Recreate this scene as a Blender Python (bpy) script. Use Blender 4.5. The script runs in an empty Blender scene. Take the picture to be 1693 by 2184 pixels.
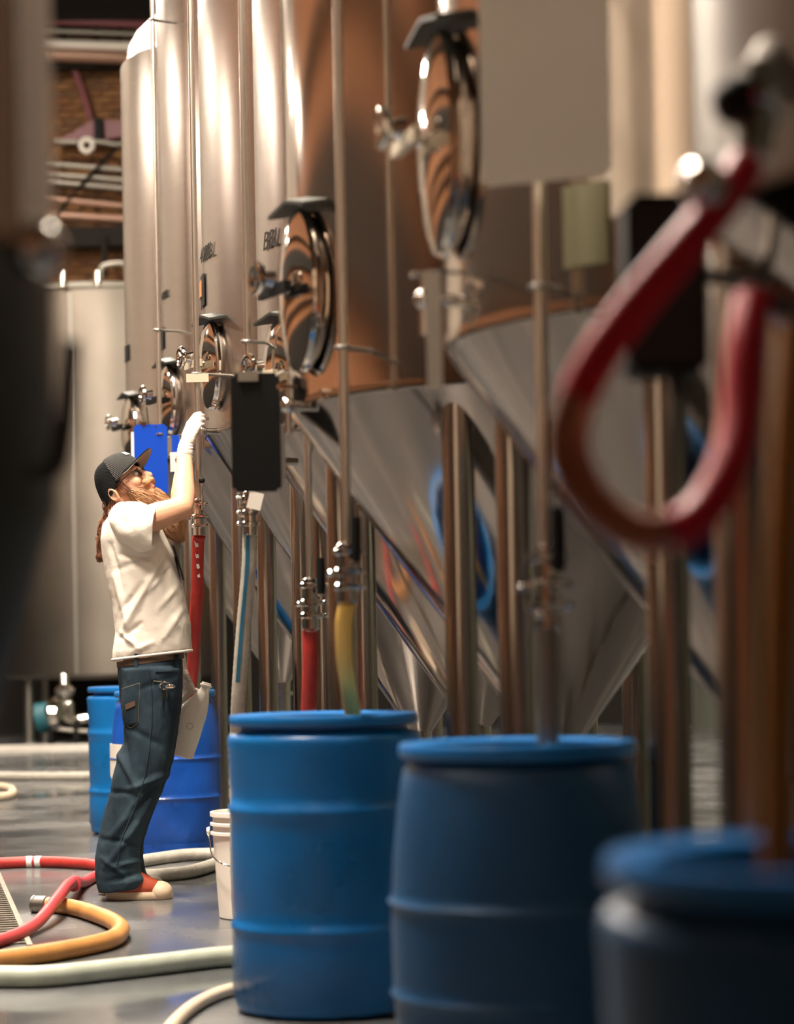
import bpy, bmesh, math, random
from mathutils import Vector, Matrix, noise
random.seed(7)
C = bpy.context.scene.collection
SC = bpy.context.scene
V = Vector

# ---------------------------------------------------------------- camera
F, CX, HZ, H, ROLL = 5000.0, 846.5, 1375.0, 1.04, math.radians(1.0)
cam = bpy.data.cameras.new('camera')
cam.sensor_fit = 'VERTICAL'; cam.sensor_height = 36; cam.sensor_width = 36 * 1693 / 2184
cam.lens = F / 2184 * 36
cam.shift_y = (HZ - 1092) / 2184
cam.clip_start = 0.1; cam.clip_end = 100
cam.dof.use_dof = True; cam.dof.focus_distance = 9.78; cam.dof.aperture_fstop = cam.lens / 40.0
co = bpy.data.objects.new('camera', cam); C.objects.link(co)
co.matrix_world = Matrix.Translation((0, 0, H)) @ Matrix.Rotation(math.pi / 2, 4, 'X') @ Matrix.Rotation(-ROLL, 4, 'Z')
SC.camera = co
SC.view_settings.view_transform = 'Standard'; SC.view_settings.look = 'None'
SC.view_settings.gamma = 1; SC.view_settings.use_curve_mapping = False
SC.view_settings.exposure = 0.0
SC.cycles.use_denoising = True
SC.cycles.max_bounces = 8; SC.cycles.sample_clamp_indirect = 6
w = bpy.data.worlds.new('world'); SC.world = w; w.use_nodes = True
w.node_tree.nodes['Background'].inputs[0].default_value = (1, .86, .72, 1)
w.node_tree.nodes['Background'].inputs[1].default_value = 0.05
LAMP_STRENGTH = 360
LAMP_COLOR = (1, .88, .74)
LAMPS = [(-1.9, 6.0, 6.7, 1.05), (-1.7, 8.0, 6.7, 1.1), (-2.9, 11.2, 6.7, 1), (-2.6, 16.5, 6.7, 1), (-5.2, 21, 7.5, 1), (-4.6, 24.6, 8.9, .8), (1.9, 12.5, 6.7, 1), (1.9, 21, 6.7, 1), (1.9, 6.3, 6.7, .6),  # unseen overhead lamps, some added to brighten jug, wall pipes and left tank
         (-4.8, 4.0, 6.7, .45), (-5.3, 15.2, 5.15, .32), (-5.3, 12.6, 4.5, .22)]   # x, y, z, scale; this row added for the sheet and the tank glows

cr, sr = math.cos(ROLL), math.sin(ROLL)
def at(px, py, Y):
    u, w_ = px - CX, HZ - py
    return V(((u * cr + w_ * sr) / F * Y, Y, H + (w_ * cr - u * sr) / F * Y))
def ground(px, py, z=0.0):
    u, w_ = px - CX, HZ - py
    return at(px, py, (z - H) * F / (w_ * cr - u * sr))
def proj(v):
    a, b = v.x / v.y * F, (v.z - H) / v.y * F
    return CX + a * cr - b * sr, HZ - (a * sr + b * cr)

# ---------------------------------------------------------------- materials
def mat(name, col, rough=.5, metal=0, var=0, scale=8, bump=0, bscale=None, stretch=(1, 1, 1), spec=.5,
        emit=0, trans=0, col2=None, aniso=0, coat=0, rvar=0, sss=0, bdist=.01):
    m = bpy.data.materials.new(name); m.use_nodes = True
    nt = m.node_tree; b = nt.nodes['Principled BSDF']
    b.inputs['Base Color'].default_value = (*col, 1)
    b.inputs['Roughness'].default_value = rough; b.inputs['Metallic'].default_value = metal
    b.inputs['Specular IOR Level'].default_value = spec
    b.inputs['Coat Weight'].default_value = coat
    b.inputs['Transmission Weight'].default_value = trans
    if sss:
        b.inputs['Subsurface Weight'].default_value = sss
        b.inputs['Subsurface Radius'].default_value = (.012, .005, .003)
        b.inputs['Subsurface Scale'].default_value = 1
    if emit:
        b.inputs['Emission Color'].default_value = (*col, 1); b.inputs['Emission Strength'].default_value = emit
    if var or bump or rvar or col2:
        tc = nt.nodes.new('ShaderNodeTexCoord'); mp = nt.nodes.new('ShaderNodeMapping')
        mp.inputs['Scale'].default_value = stretch
        nt.links.new(tc.outputs['Object'], mp.inputs[0])
        n = nt.nodes.new('ShaderNodeTexNoise'); n.inputs['Scale'].default_value = scale; n.inputs['Detail'].default_value = 5
        nt.links.new(mp.outputs[0], n.inputs['Vector'])
        if var or col2:
            r = nt.nodes.new('ShaderNodeValToRGB')
            r.color_ramp.elements[0].position = .3; r.color_ramp.elements[1].position = .7
            a = [max(0, c * (1 - var)) for c in col]
            bb = col2 if col2 else [min(1, c * (1 + var)) for c in col]
            r.color_ramp.elements[0].color = (*a, 1); r.color_ramp.elements[1].color = (*bb, 1)
            nt.links.new(n.outputs[0], r.inputs[0]); nt.links.new(r.outputs[0], b.inputs['Base Color'])
        if rvar:
            mr = nt.nodes.new('ShaderNodeMapRange')
            mr.inputs['From Min'].default_value = .35; mr.inputs['From Max'].default_value = .65
            mr.inputs['To Min'].default_value = max(.02, rough - rvar); mr.inputs['To Max'].default_value = rough + rvar
            nt.links.new(n.outputs[0], mr.inputs[0]); nt.links.new(mr.outputs[0], b.inputs['Roughness'])
        if bump:
            n2 = nt.nodes.new('ShaderNodeTexNoise'); n2.inputs['Scale'].default_value = bscale or scale; n2.inputs['Detail'].default_value = 4
            nt.links.new(mp.outputs[0], n2.inputs['Vector'])
            bp = nt.nodes.new('ShaderNodeBump'); bp.inputs['Strength'].default_value = bump; bp.inputs['Distance'].default_value = bdist
            nt.links.new(n2.outputs[0], bp.inputs['Height']); nt.links.new(bp.outputs[0], b.inputs['Normal'])
    return m
M = dict(
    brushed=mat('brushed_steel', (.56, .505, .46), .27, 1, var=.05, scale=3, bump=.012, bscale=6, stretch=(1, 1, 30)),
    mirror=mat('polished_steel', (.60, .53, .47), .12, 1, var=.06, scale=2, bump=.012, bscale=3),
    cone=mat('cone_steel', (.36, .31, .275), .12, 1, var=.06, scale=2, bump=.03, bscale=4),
    chrome=mat('chrome', (.75, .71, .66), .08, 1),
    steel=mat('pipe_steel', (.62, .57, .51), .2, 1),
    oldsteel=mat('old_steel', (.27, .235, .20), .42, 1, var=.1, scale=1.5, bump=.05, bscale=3),
    darksteel=mat('shaded_steel', (.15, .125, .105), .4, 1),  # darkened steel for the nearest tank, dim foreground put into its colour
    legsteel=mat('leg_steel', (.40, .36, .32), .2, 1),
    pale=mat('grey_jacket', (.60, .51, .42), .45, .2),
    pipe=mat('bright_pipe', (.78, .72, .63), .3, 1),
    dsteel=mat('dull_steel', (.33, .31, .28), .38, 1),
    floor=None,
    mortar=mat('mortar', (.20, .13, .09), .9, var=.2, scale=20, bump=.3),
    brick_a=mat('brick_orange', (.25, .12, .045), .85, var=.25, scale=12, bump=.4),
    brick_b=mat('brick_red', (.21, .09, .035), .85, var=.25, scale=12, bump=.4),
    brick_c=mat('brick_brown', (.17, .085, .04), .85, var=.25, scale=12, bump=.4),
    plaster=mat('painted_plaster', (.21, .175, .145), .8, var=.08, scale=1.5),
    greenwall=mat('green_paint', (.13, .14, .11), .7, var=.08, scale=1.5),
    dark=mat('dark_paint', (.016, .013, .011), .8, spec=.2),
    ceiling=mat('ceiling_paint', (.10, .075, .055), .8),
    black=mat('black_plastic', (.008, .008, .008), .6, spec=.15),
    rubber=mat('black_rubber', (.02, .02, .018), .6),
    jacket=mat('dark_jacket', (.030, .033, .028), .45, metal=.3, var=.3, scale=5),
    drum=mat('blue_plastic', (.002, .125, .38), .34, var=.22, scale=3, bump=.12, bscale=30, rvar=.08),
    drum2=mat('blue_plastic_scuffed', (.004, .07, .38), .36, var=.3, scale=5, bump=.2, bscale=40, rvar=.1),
    drum3=mat('blue_plastic_shaded', (.002, .055, .15), .5, var=.15, scale=3, bump=.1, bscale=30),  # darker copy of the drum blue, foreground shade put into the colour
    rim=mat('blue_rim', (.005, .14, .42), .28),
    bluesheet=mat('blue_acrylic', (.003, .05, .40), .25, spec=.5),
    whitepl=mat('white_plastic', (.90, .84, .76), .4, sss=.1),
    paper=mat('paper', (.72, .66, .58), .7, var=.05, scale=2),
    redhose=mat('red_rubber', (.42, .028, .022), .5, var=.15, scale=25, bump=.15, bscale=60),
    redfloor=mat('red_hose_rubber', (.46, .045, .05), .45, var=.12, scale=25),
    redtube=mat('red_tubing', (.50, .006, .025), .42, sss=.1, spec=.3),
    browntube=mat('amber_tubing', (.36, .12, .06), .35, trans=.25),
    orange=mat('tan_rubber', (.50, .23, .065), .42, var=.18, scale=9),
    yellow=mat('yellow_tubing', (.95, .58, .15), .6, var=.12, scale=6, spec=.2),
    amber=mat('amber_rubber', (.36, .13, .01), .45, var=.15, scale=6),
    greyhose=mat('grey_hose', (.42, .39, .33), .6, var=.15, scale=25, bump=.2, bscale=50),
    greenhose=mat('pale_green_hose', (.42, .45, .36), .45, var=.12, scale=12),
    cream=mat('cream_hose', (.60, .48, .34), .5, var=.1, scale=9),
    bluestripe=mat('blue_stripe', (.01, .11, .20), .5),
    skin=mat('skin', (.66, .36, .225), .5, var=.08, scale=14, sss=.15, spec=.4),
    glove=mat('latex_glove', (.80, .60, .50), .38, var=.16, scale=22, col2=(.86, .79, .73), sss=.15, bump=.3, bscale=55, stretch=(1, 1, 2)),
    beard=mat('ginger_hair', (.52, .28, .14), .6, var=.35, scale=30),
    hair=mat('brown_hair', (.17, .065, .03), .6, var=.35, scale=30),
    shirt=mat('cotton_shirt', (.82, .745, .645), .9, var=.05, scale=5, bump=.25, bscale=38, spec=.2),
    denim=mat('denim', (.0035, .009, .018), .85, scale=4.0, col2=(.045, .078, .10), bump=.35, bscale=45, spec=.2, stretch=(1, 1, .45)),
    thread=mat('denim_thread', (.10, .085, .05), .8),
    belt=mat('brown_leather', (.10, .055, .032), .6),
    cap=mat('black_cap', (.005, .006, .007), .85, bump=.3, bscale=120, spec=.2),
    capfront=mat('grey_corduroy', (.045, .045, .045), .85, spec=.2),
    brimunder=mat('grey_brim_underside', (.22, .18, .14), .8),
    white=mat('white_print', (.80, .78, .74), .6),
    redcanvas=mat('red_leather', (.42, .07, .03), .45),
    sole=mat('cream_rubber', (.66, .50, .34), .5),
    glass=mat('dark_lens', (.05, .03, .05), .1, trans=.5),
    eye=mat('eyeball', (.7, .68, .64), .2),
    lamp=mat('lamp_lens', LAMP_COLOR, .5, emit=LAMP_STRENGTH),
    beige=mat('beige_label', (.50, .42, .31), .5),
    pgreen=mat('pale_green', (.26, .25, .15), .5),
    orangest=mat('orange_sticker', (.50, .18, .05), .5),
    teal=mat('teal_paint', (.01, .10, .13), .5),
    pinkpaint=mat('mauve_paint', (.22, .07, .085), .5),
    pinkpipe=mat('copper_pipe', (.36, .21, .15), .4, metal=.3),
    conduit=mat('conduit', (.30, .28, .24), .4, metal=.5),
    concrete=mat('concrete', (.70, .65, .58), .7, var=.1, scale=4),
    grate=mat('galvanised_grate', (.22, .19, .15), .5, metal=.6, var=.3, scale=20),
    mint=mat('mint_plastic', (.25, .62, .45), .4),
)
# wet concrete floor
fm = mat('wet_floor', (.075, .078, .082), .20, var=.0, scale=1.1, col2=(.125, .124, .122), rvar=.16, bump=.05, bscale=9)
M['floor'] = fm
# corduroy bump on the cap front
def add_wave(m, scale, strength, direction='Z', dist=.004):
    nt = m.node_tree; b = nt.nodes['Principled BSDF']
    tc = nt.nodes.new('ShaderNodeTexCoord'); wv = nt.nodes.new('ShaderNodeTexWave')
    wv.bands_direction = direction; wv.inputs['Scale'].default_value = scale
    bp = nt.nodes.new('ShaderNodeBump'); bp.inputs['Strength'].default_value = strength; bp.inputs['Distance'].default_value = dist
    nt.links.new(tc.outputs['Object'], wv.inputs['Vector']); nt.links.new(wv.outputs[0], bp.inputs['Height'])
    nt.links.new(bp.outputs[0], b.inputs['Normal'])
add_wave(M['capfront'], 60, .8, 'DIAGONAL')

# ---------------------------------------------------------------- mesh builder
def frame_from(d):
    d = d.normalized(); a = V((0, 0, 1)) if abs(d.z) < .9 else V((1, 0, 0))
    x = a.cross(d).normalized(); return x, d.cross(x)
class MB:
    def __init__(s): s.bm = bmesh.new()
    def _q(s, rings, closed_u=True, cap0=True, cap1=True):
        n = len(rings[0]); vs = [[s.bm.verts.new(p) for p in r] for r in rings]
        for i in range(len(vs) - 1):
            for j in range(n if closed_u else n - 1):
                k = (j + 1) % n
                s.bm.faces.new((vs[i][j], vs[i][k], vs[i + 1][k], vs[i + 1][j]))
        if closed_u and cap0: s.bm.faces.new(vs[0][::-1])
        if closed_u and cap1: s.bm.faces.new(vs[-1])
        return s
    def box(s, c, size, m=None):
        c = V(c); x, y, z = [a / 2 for a in size]
        pts = [V((sx * x, sy * y, sz * z)) for sz in (-1, 1) for sx, sy in ((-1, -1), (1, -1), (1, 1), (-1, 1))]
        if m is not None: pts = [m @ p for p in pts]
        v = [s.bm.verts.new(c + p) for p in pts]
        for f in ((3, 2, 1, 0), (4, 5, 6, 7), (0, 1, 5, 4), (1, 2, 6, 5), (2, 3, 7, 6), (3, 0, 4, 7)):
            s.bm.faces.new([v[i] for i in f])
        return s
    def tube(s, pts, r, n=10, cap=True, wave=0, waven=1):
        pts = [V(p) for p in pts]; R = r if isinstance(r, (list, tuple)) else [r] * len(pts)
        rings = []; x = None
        for i, p in enumerate(pts):
            d = (pts[min(i + 1, len(pts) - 1)] - pts[max(i - 1, 0)])
            if d.length < 1e-9: d = V((0, 0, 1))
            d.normalize()
            if x is None: x, _ = frame_from(d)
            x = (x - d * x.dot(d))
            if x.length < 1e-6: x, _ = frame_from(d)
            x.normalize(); y = d.cross(x)
            rr = R[i] * (1 + wave * (1 if i % 2 else -1))
            rings.append([p + (x * math.cos(a) + y * math.sin(a)) * rr for a in [2 * math.pi * k / n for k in range(n)]])
        return s._q(rings, True, cap, cap)
    def cyl(s, p0, p1, r0, r1=None, n=16): return s.tube([p0, p1], [r0, r0 if r1 is None else r1], n)
    def lathe(s, prof, origin=(0, 0, 0), axis=(0, 0, 1), n=32, sx=1, sy=1, xdir=None, capped=True):
        o = V(origin); ax = V(axis).normalized()
        if xdir is None: x, y = frame_from(ax)
        else:
            x = V(xdir).normalized(); y = ax.cross(x)
        rings = [[o + ax * z + x * (math.cos(a) * r * sx) + y * (math.sin(a) * r * sy) for a in [2 * math.pi * k / n for k in range(n)]] for r, z in prof]
        return s._q(rings, True, capped, capped)
    def ell(s, c, r, m=None, n=16):
        c = V(c); prof = []
        nn = n // 2 + 1
        rings = []
        for i in range(1, nn):
            t = math.pi * i / nn
            rings.append([(math.sin(t) * math.cos(a), math.sin(t) * math.sin(a), -math.cos(t)) for a in [2 * math.pi * k / n for k in range(n)]])
        def tr(p):
            q = V((p[0] * r[0], p[1] * r[1], p[2] * r[2])); return c + (m @ q if m is not None else q)
        return s._q([[tr(p) for p in rg] for rg in rings])
    def sph(s, c, r, n=12): return s.ell(c, (r, r, r), None, n)
    def cap_chain(s, pts, rs, n=14):
        for i in range(len(pts)): s.sph(pts[i], rs[i], n)
        for i in range(len(pts) - 1): s.cyl(pts[i], pts[i + 1], rs[i], rs[i + 1], n)
        return s
    def loft(s, rings, n=28, power=2.0):
        out = []
        for c, U, W in rings:
            r = []
            for k in range(n):
                a = 2 * math.pi * k / n; ca, sa = math.cos(a), math.sin(a)
                f = (abs(ca) ** power + abs(sa) ** power) ** (-1 / power)
                r.append(V(c) + V(U) * (ca * f) + V(W) * (sa * f))
            out.append(r)
        return s._q(out)
    def torus(s, c, R, r, axis=(0, 0, 1), n=24, k=8, sx=1, sy=1, xdir=None):
        ax = V(axis).normalized()
        if xdir is None: x, y = frame_from(ax)
        else:
            x = V(xdir).normalized(); y = ax.cross(x)
        c = V(c); rings = []
        for i in range(n):
            a = 2 * math.pi * i / n; d = x * math.cos(a) * sx + y * math.sin(a) * sy; p = c + d * R; dn = d.normalized()
            rings.append([p + (dn * math.cos(b) + ax * math.sin(b)) * r for b in [2 * math.pi * j / k for j in range(k)]])
        rings.append(rings[0]); return s._q(rings, True, False, False)
    def poly(s, pts):
        s.bm.faces.new([s.bm.verts.new(V(p)) for p in pts]); return s
    def slab(s, pts, off):
        off = V(off); n = len(pts)
        return s._q([[V(p) for p in pts], [V(p) + off for p in pts]])
    def build(s, name, m, parent=None, smooth=True, origin=None, angle=40):
        bm = s.bm
        bmesh.ops.remove_doubles(bm, verts=bm.verts, dist=1e-6)
        bmesh.ops.recalc_face_normals(bm, faces=bm.faces)
        me = bpy.data.meshes.new(name); bm.to_mesh(me); bm.free()
        return link(name, me, m, parent, smooth, origin, angle)
def chain(o):
    m = o.matrix_basis.copy()
    while o.parent: o = o.parent; m = o.matrix_basis @ m
    return m
def link(name, me, m, parent=None, smooth=True, origin=None, angle=40, local=False):
    o = bpy.data.objects.new(name, me); C.objects.link(o)
    me.materials.clear()
    for mm in (m if isinstance(m, (list, tuple)) else [m]): me.materials.append(M[mm] if isinstance(mm, str) else mm)
    if parent:
        if not local: me.transform(chain(parent).inverted())
        o.parent = parent
    else:
        if origin is None:
            xs = [v.co for v in me.vertices]
            origin = V(((min(p.x for p in xs) + max(p.x for p in xs)) / 2, (min(p.y for p in xs) + max(p.y for p in xs)) / 2, min(p.z for p in xs)))
        me.transform(Matrix.Translation(-V(origin))); o.location = origin
    if smooth:
        me.shade_smooth(); me.set_sharp_from_angle(angle=math.radians(angle))
    return o
def thing(name, label, cat, loc=(0, 0, 0), rz=0, group=None):
    o = bpy.data.objects.new(name, None); C.objects.link(o); o.empty_display_size = .1
    o.location = loc; o.rotation_euler = (0, 0, rz); tag(o, label, cat, group); return o
def tag(o, label=None, cat=None, group=None, kind=None):
    if label: o['label'] = label
    if cat: o['category'] = cat
    if group: o['group'] = group
    if kind: o['kind'] = kind
    return o
def bez(pts, n=12):
    """Catmull-Rom through the points"""
    P = [V(p) for p in pts]; P = [P[0] * 2 - P[1]] + P + [P[-1] * 2 - P[-2]]; out = []
    for i in range(1, len(P) - 2):
        for k in range(n):
            t = k / n; a, b, c, d = P[i - 1], P[i], P[i + 1], P[i + 2]
            out.append(.5 * ((2 * b) + (c - a) * t + (2 * a - 5 * b + 4 * c - d) * t * t + (3 * b - a - 3 * c + d) * t ** 3))
    out.append(P[-2]); return out
def fuse(mb, voxel, smooth=6, fac=.5):
    bmesh.ops.recalc_face_normals(mb.bm, faces=mb.bm.faces)
    me = bpy.data.meshes.new('tmp'); mb.bm.to_mesh(me); mb.bm.free()
    o = bpy.data.objects.new('tmp', me); C.objects.link(o)
    r = o.modifiers.new('r', 'REMESH'); r.mode = 'VOXEL'; r.voxel_size = voxel
    if smooth:
        sm = o.modifiers.new('s', 'SMOOTH'); sm.iterations = smooth; sm.factor = fac
    dg = bpy.context.evaluated_depsgraph_get(); out = bpy.data.meshes.new_from_object(o.evaluated_get(dg))
    bpy.data.objects.remove(o); return out
def text_mesh(txt, size, mtx, name, m, parent, extrude=.001, shear=0):
    cu = bpy.data.curves.new('t', 'FONT'); cu.body = txt; cu.size = size; cu.extrude = extrude; cu.shear = shear
    cu.align_x = 'CENTER'; cu.align_y = 'CENTER'
    o = bpy.data.objects.new('t', cu); C.objects.link(o)
    dg = bpy.context.evaluated_depsgraph_get(); me = bpy.data.meshes.new_from_object(o.evaluated_get(dg))
    bpy.data.objects.remove(o); me.transform(mtx)
    return link(name, me, m, parent, smooth=False)

# ---------------------------------------------------------------- setting
X0, X1, Y0, Y1, ZC = -6.5, 3.6, -3.0, 29.2, 9.8
def struct(o): o['kind'] = 'structure'; return o
struct(MB().box(((X0 + X1) / 2, (Y0 + Y1) / 2, -.1), (X1 - X0 + .6, Y1 - Y0 + .6, .2)).build('floor', 'floor', smooth=False, origin=(0, 0, 0)))
struct(MB().box(((X0 + X1) / 2, (Y0 + Y1) / 2, ZC + .1), (X1 - X0 + .6, Y1 - Y0 + .6, .2)).build('ceiling', 'ceiling', smooth=False))
def brickmat(name, mort, c1, c2, sc=1):
    m = bpy.data.materials.new(name); m.use_nodes = True; nt = m.node_tree; b = nt.nodes['Principled BSDF']
    tc = nt.nodes.new('ShaderNodeTexCoord'); mp = nt.nodes.new('ShaderNodeMapping')
    mp.inputs['Rotation'].default_value = (math.pi / 2, 0, math.pi / 2) if name != 'brick_front' else (math.pi / 2, 0, 0)
    br = nt.nodes.new('ShaderNodeTexBrick'); br.inputs['Scale'].default_value = 4.0
    br.inputs['Color1'].default_value = (*c1, 1); br.inputs['Color2'].default_value = (*c2, 1); br.inputs['Mortar'].default_value = (*mort, 1)
    nt.links.new(tc.outputs['Object'], mp.inputs[0]); nt.links.new(mp.outputs[0], br.inputs[0]); nt.links.new(br.outputs[0], b.inputs['Base Color'])
    b.inputs['Roughness'].default_value = .85; return m
bl = brickmat('brick_side', (.07, .04, .025), (.21, .085, .032), (.15, .06, .024))
bf = brickmat('brick_front', (.07, .04, .025), (.21, .085, .032), (.15, .06, .024))
struct(MB().box((X0 - .1, (Y0 + 15) / 2, ZC / 2), (.2, 15 - Y0, ZC)).build('wall_left', bl, smooth=False))
struct(MB().box((X0 - .1, (15 + Y1) / 2, ZC / 2), (.2, Y1 - 15, ZC)).build('wall_left', 'plaster', smooth=False))
struct(MB().box((X0 + .03, (Y0 + Y1) / 2, .95), (.06, Y1 - Y0, 1.9)).build('dark_band_left', 'dark', smooth=False))  # unseen dark band added so the tank legs reflect dark
for k, (z, hh_) in enumerate(((2.45, .10), (2.95, .08), (3.95, .6), (4.75, .10), (6.3, .3))):  # unseen dark bars added for the tanks to mirror as bands
    struct(MB().box((X0 + .12, (Y0 + 15) / 2, z), (.2, 15 - Y0, hh_)).build('trim_%d' % (k + 4), 'dark', smooth=False))
struct(MB().box((X1 + .1, (Y0 + Y1) / 2, ZC / 2), (.2, Y1 - Y0, ZC)).build('wall_right', 'greenwall', smooth=False))
struct(MB().box(((X0 + X1) / 2, Y0 - .1, ZC / 2), (X1 - X0, .2, ZC)).build('wall_front', bf, smooth=False))
wall = struct(MB().box(((X0 + X1) / 2, Y1 + .1, ZC / 2), (X1 - X0, .2, ZC)).build('wall_back', 'mortar', smooth=False))
# bricks of the back wall: those in view one by one, the rest joined
BW, BH, MJ = .245, .088, .012
vx0, vx1 = at(60, 300, Y1).x, at(300, 300, Y1).x
vz0, vz1 = 3.9, 9.4
rest = MB(); nb = 0; protos = []
for k, mm in enumerate(('brick_a', 'brick_b', 'brick_c', 'brick_a')):
    b = MB(); b.box((0, 0, 0), (BW - MJ, .05, BH - MJ)); bmesh.ops.bevel(b.bm, geom=b.bm.edges[:], offset=.006, segments=1, affect='EDGES')
    me = bpy.data.meshes.new('brick'); b.bm.to_mesh(me); b.bm.free(); me.materials.append(M[mm]); protos.append(me)
wl = V(wall.location)
for row in range(int(ZC / BH)):
    z = (row + .5) * BH
    for c in range(int((X1 - X0) / BW)):
        x = X0 + (c + .5 + (.5 if row % 2 else 0)) * BW
        if x + BW / 2 > X1: continue
        y = Y1 - .012 + random.uniform(-.004, .004)
        if vx0 < x < vx1 and vz0 < z < vz1 and nb < 300:
            nb += 1; o = bpy.data.objects.new('brick', random.choice(protos)); C.objects.link(o)
            o.parent = wall; o.location = V((x, y, z)) - wl; o.rotation_euler = (0, 0, random.uniform(-.01, .01))
        else:
            rest.box((x, y, z), (BW - MJ, .05, BH - MJ))
o = rest.build('brickwork', 'brick_a', wall, smooth=False); o['kind'] = 'stuff'
o = MB().box(((X0 + X1) / 2, Y1 - .06, .8), (X1 - X0, .12, 1.6)).build('dark_band_back', 'dark', smooth=False); struct(o)  # dark strip standing in for the darkness under the tanks
# ceiling joists and beam near the top of the view
for k, y in enumerate((2, 9.4, 14, 18.7, 28)):
    struct(MB().box(((X0 + X1) / 2, y, ZC - .2), (X1 - X0, .2, .4)).build('ceiling_beam', 'dark', smooth=False))
# lamps, all out of view, some added only to brighten dark spots
for i, (x, y, LAMP_Z, lsc) in enumerate(LAMPS):
    t = thing('unseen_lamp', 'long unseen lamp with a bright lens, hung out of view to light the room', 'lamp', (x, y, LAMP_Z), 0, 'high bay lamps')
    if i == 0:
        MB().box((x, y, LAMP_Z + .06), (.5, 1.3, .1)).build('lamp_housing', 'dark', t, smooth=False)
        MB().box((x, y, LAMP_Z - .01), (.42, 1.2, .02)).build('lens', 'lamp', t, smooth=False)
        lamp0 = t; lamp_kids = list(t.children)
    else:
        for ch in lamp_kids:
            c2 = ch.copy(); C.objects.link(c2); c2.parent = t
        t.scale = (lsc, lsc, 1)
    MB().cyl((x, y, LAMP_Z + .1), (x, y, ZC - .01), .012).build('suspension_rod', 'dark', t)
# curb at the back and trench drain
cz = 24.45
o = MB().box((at(120, 1590, cz).x, cz, .03), (3.2, .12, .06)).build('concrete_curb', 'concrete', smooth=False)
tag(o, 'pale concrete curb across the floor before the pumps', 'curb')

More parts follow.
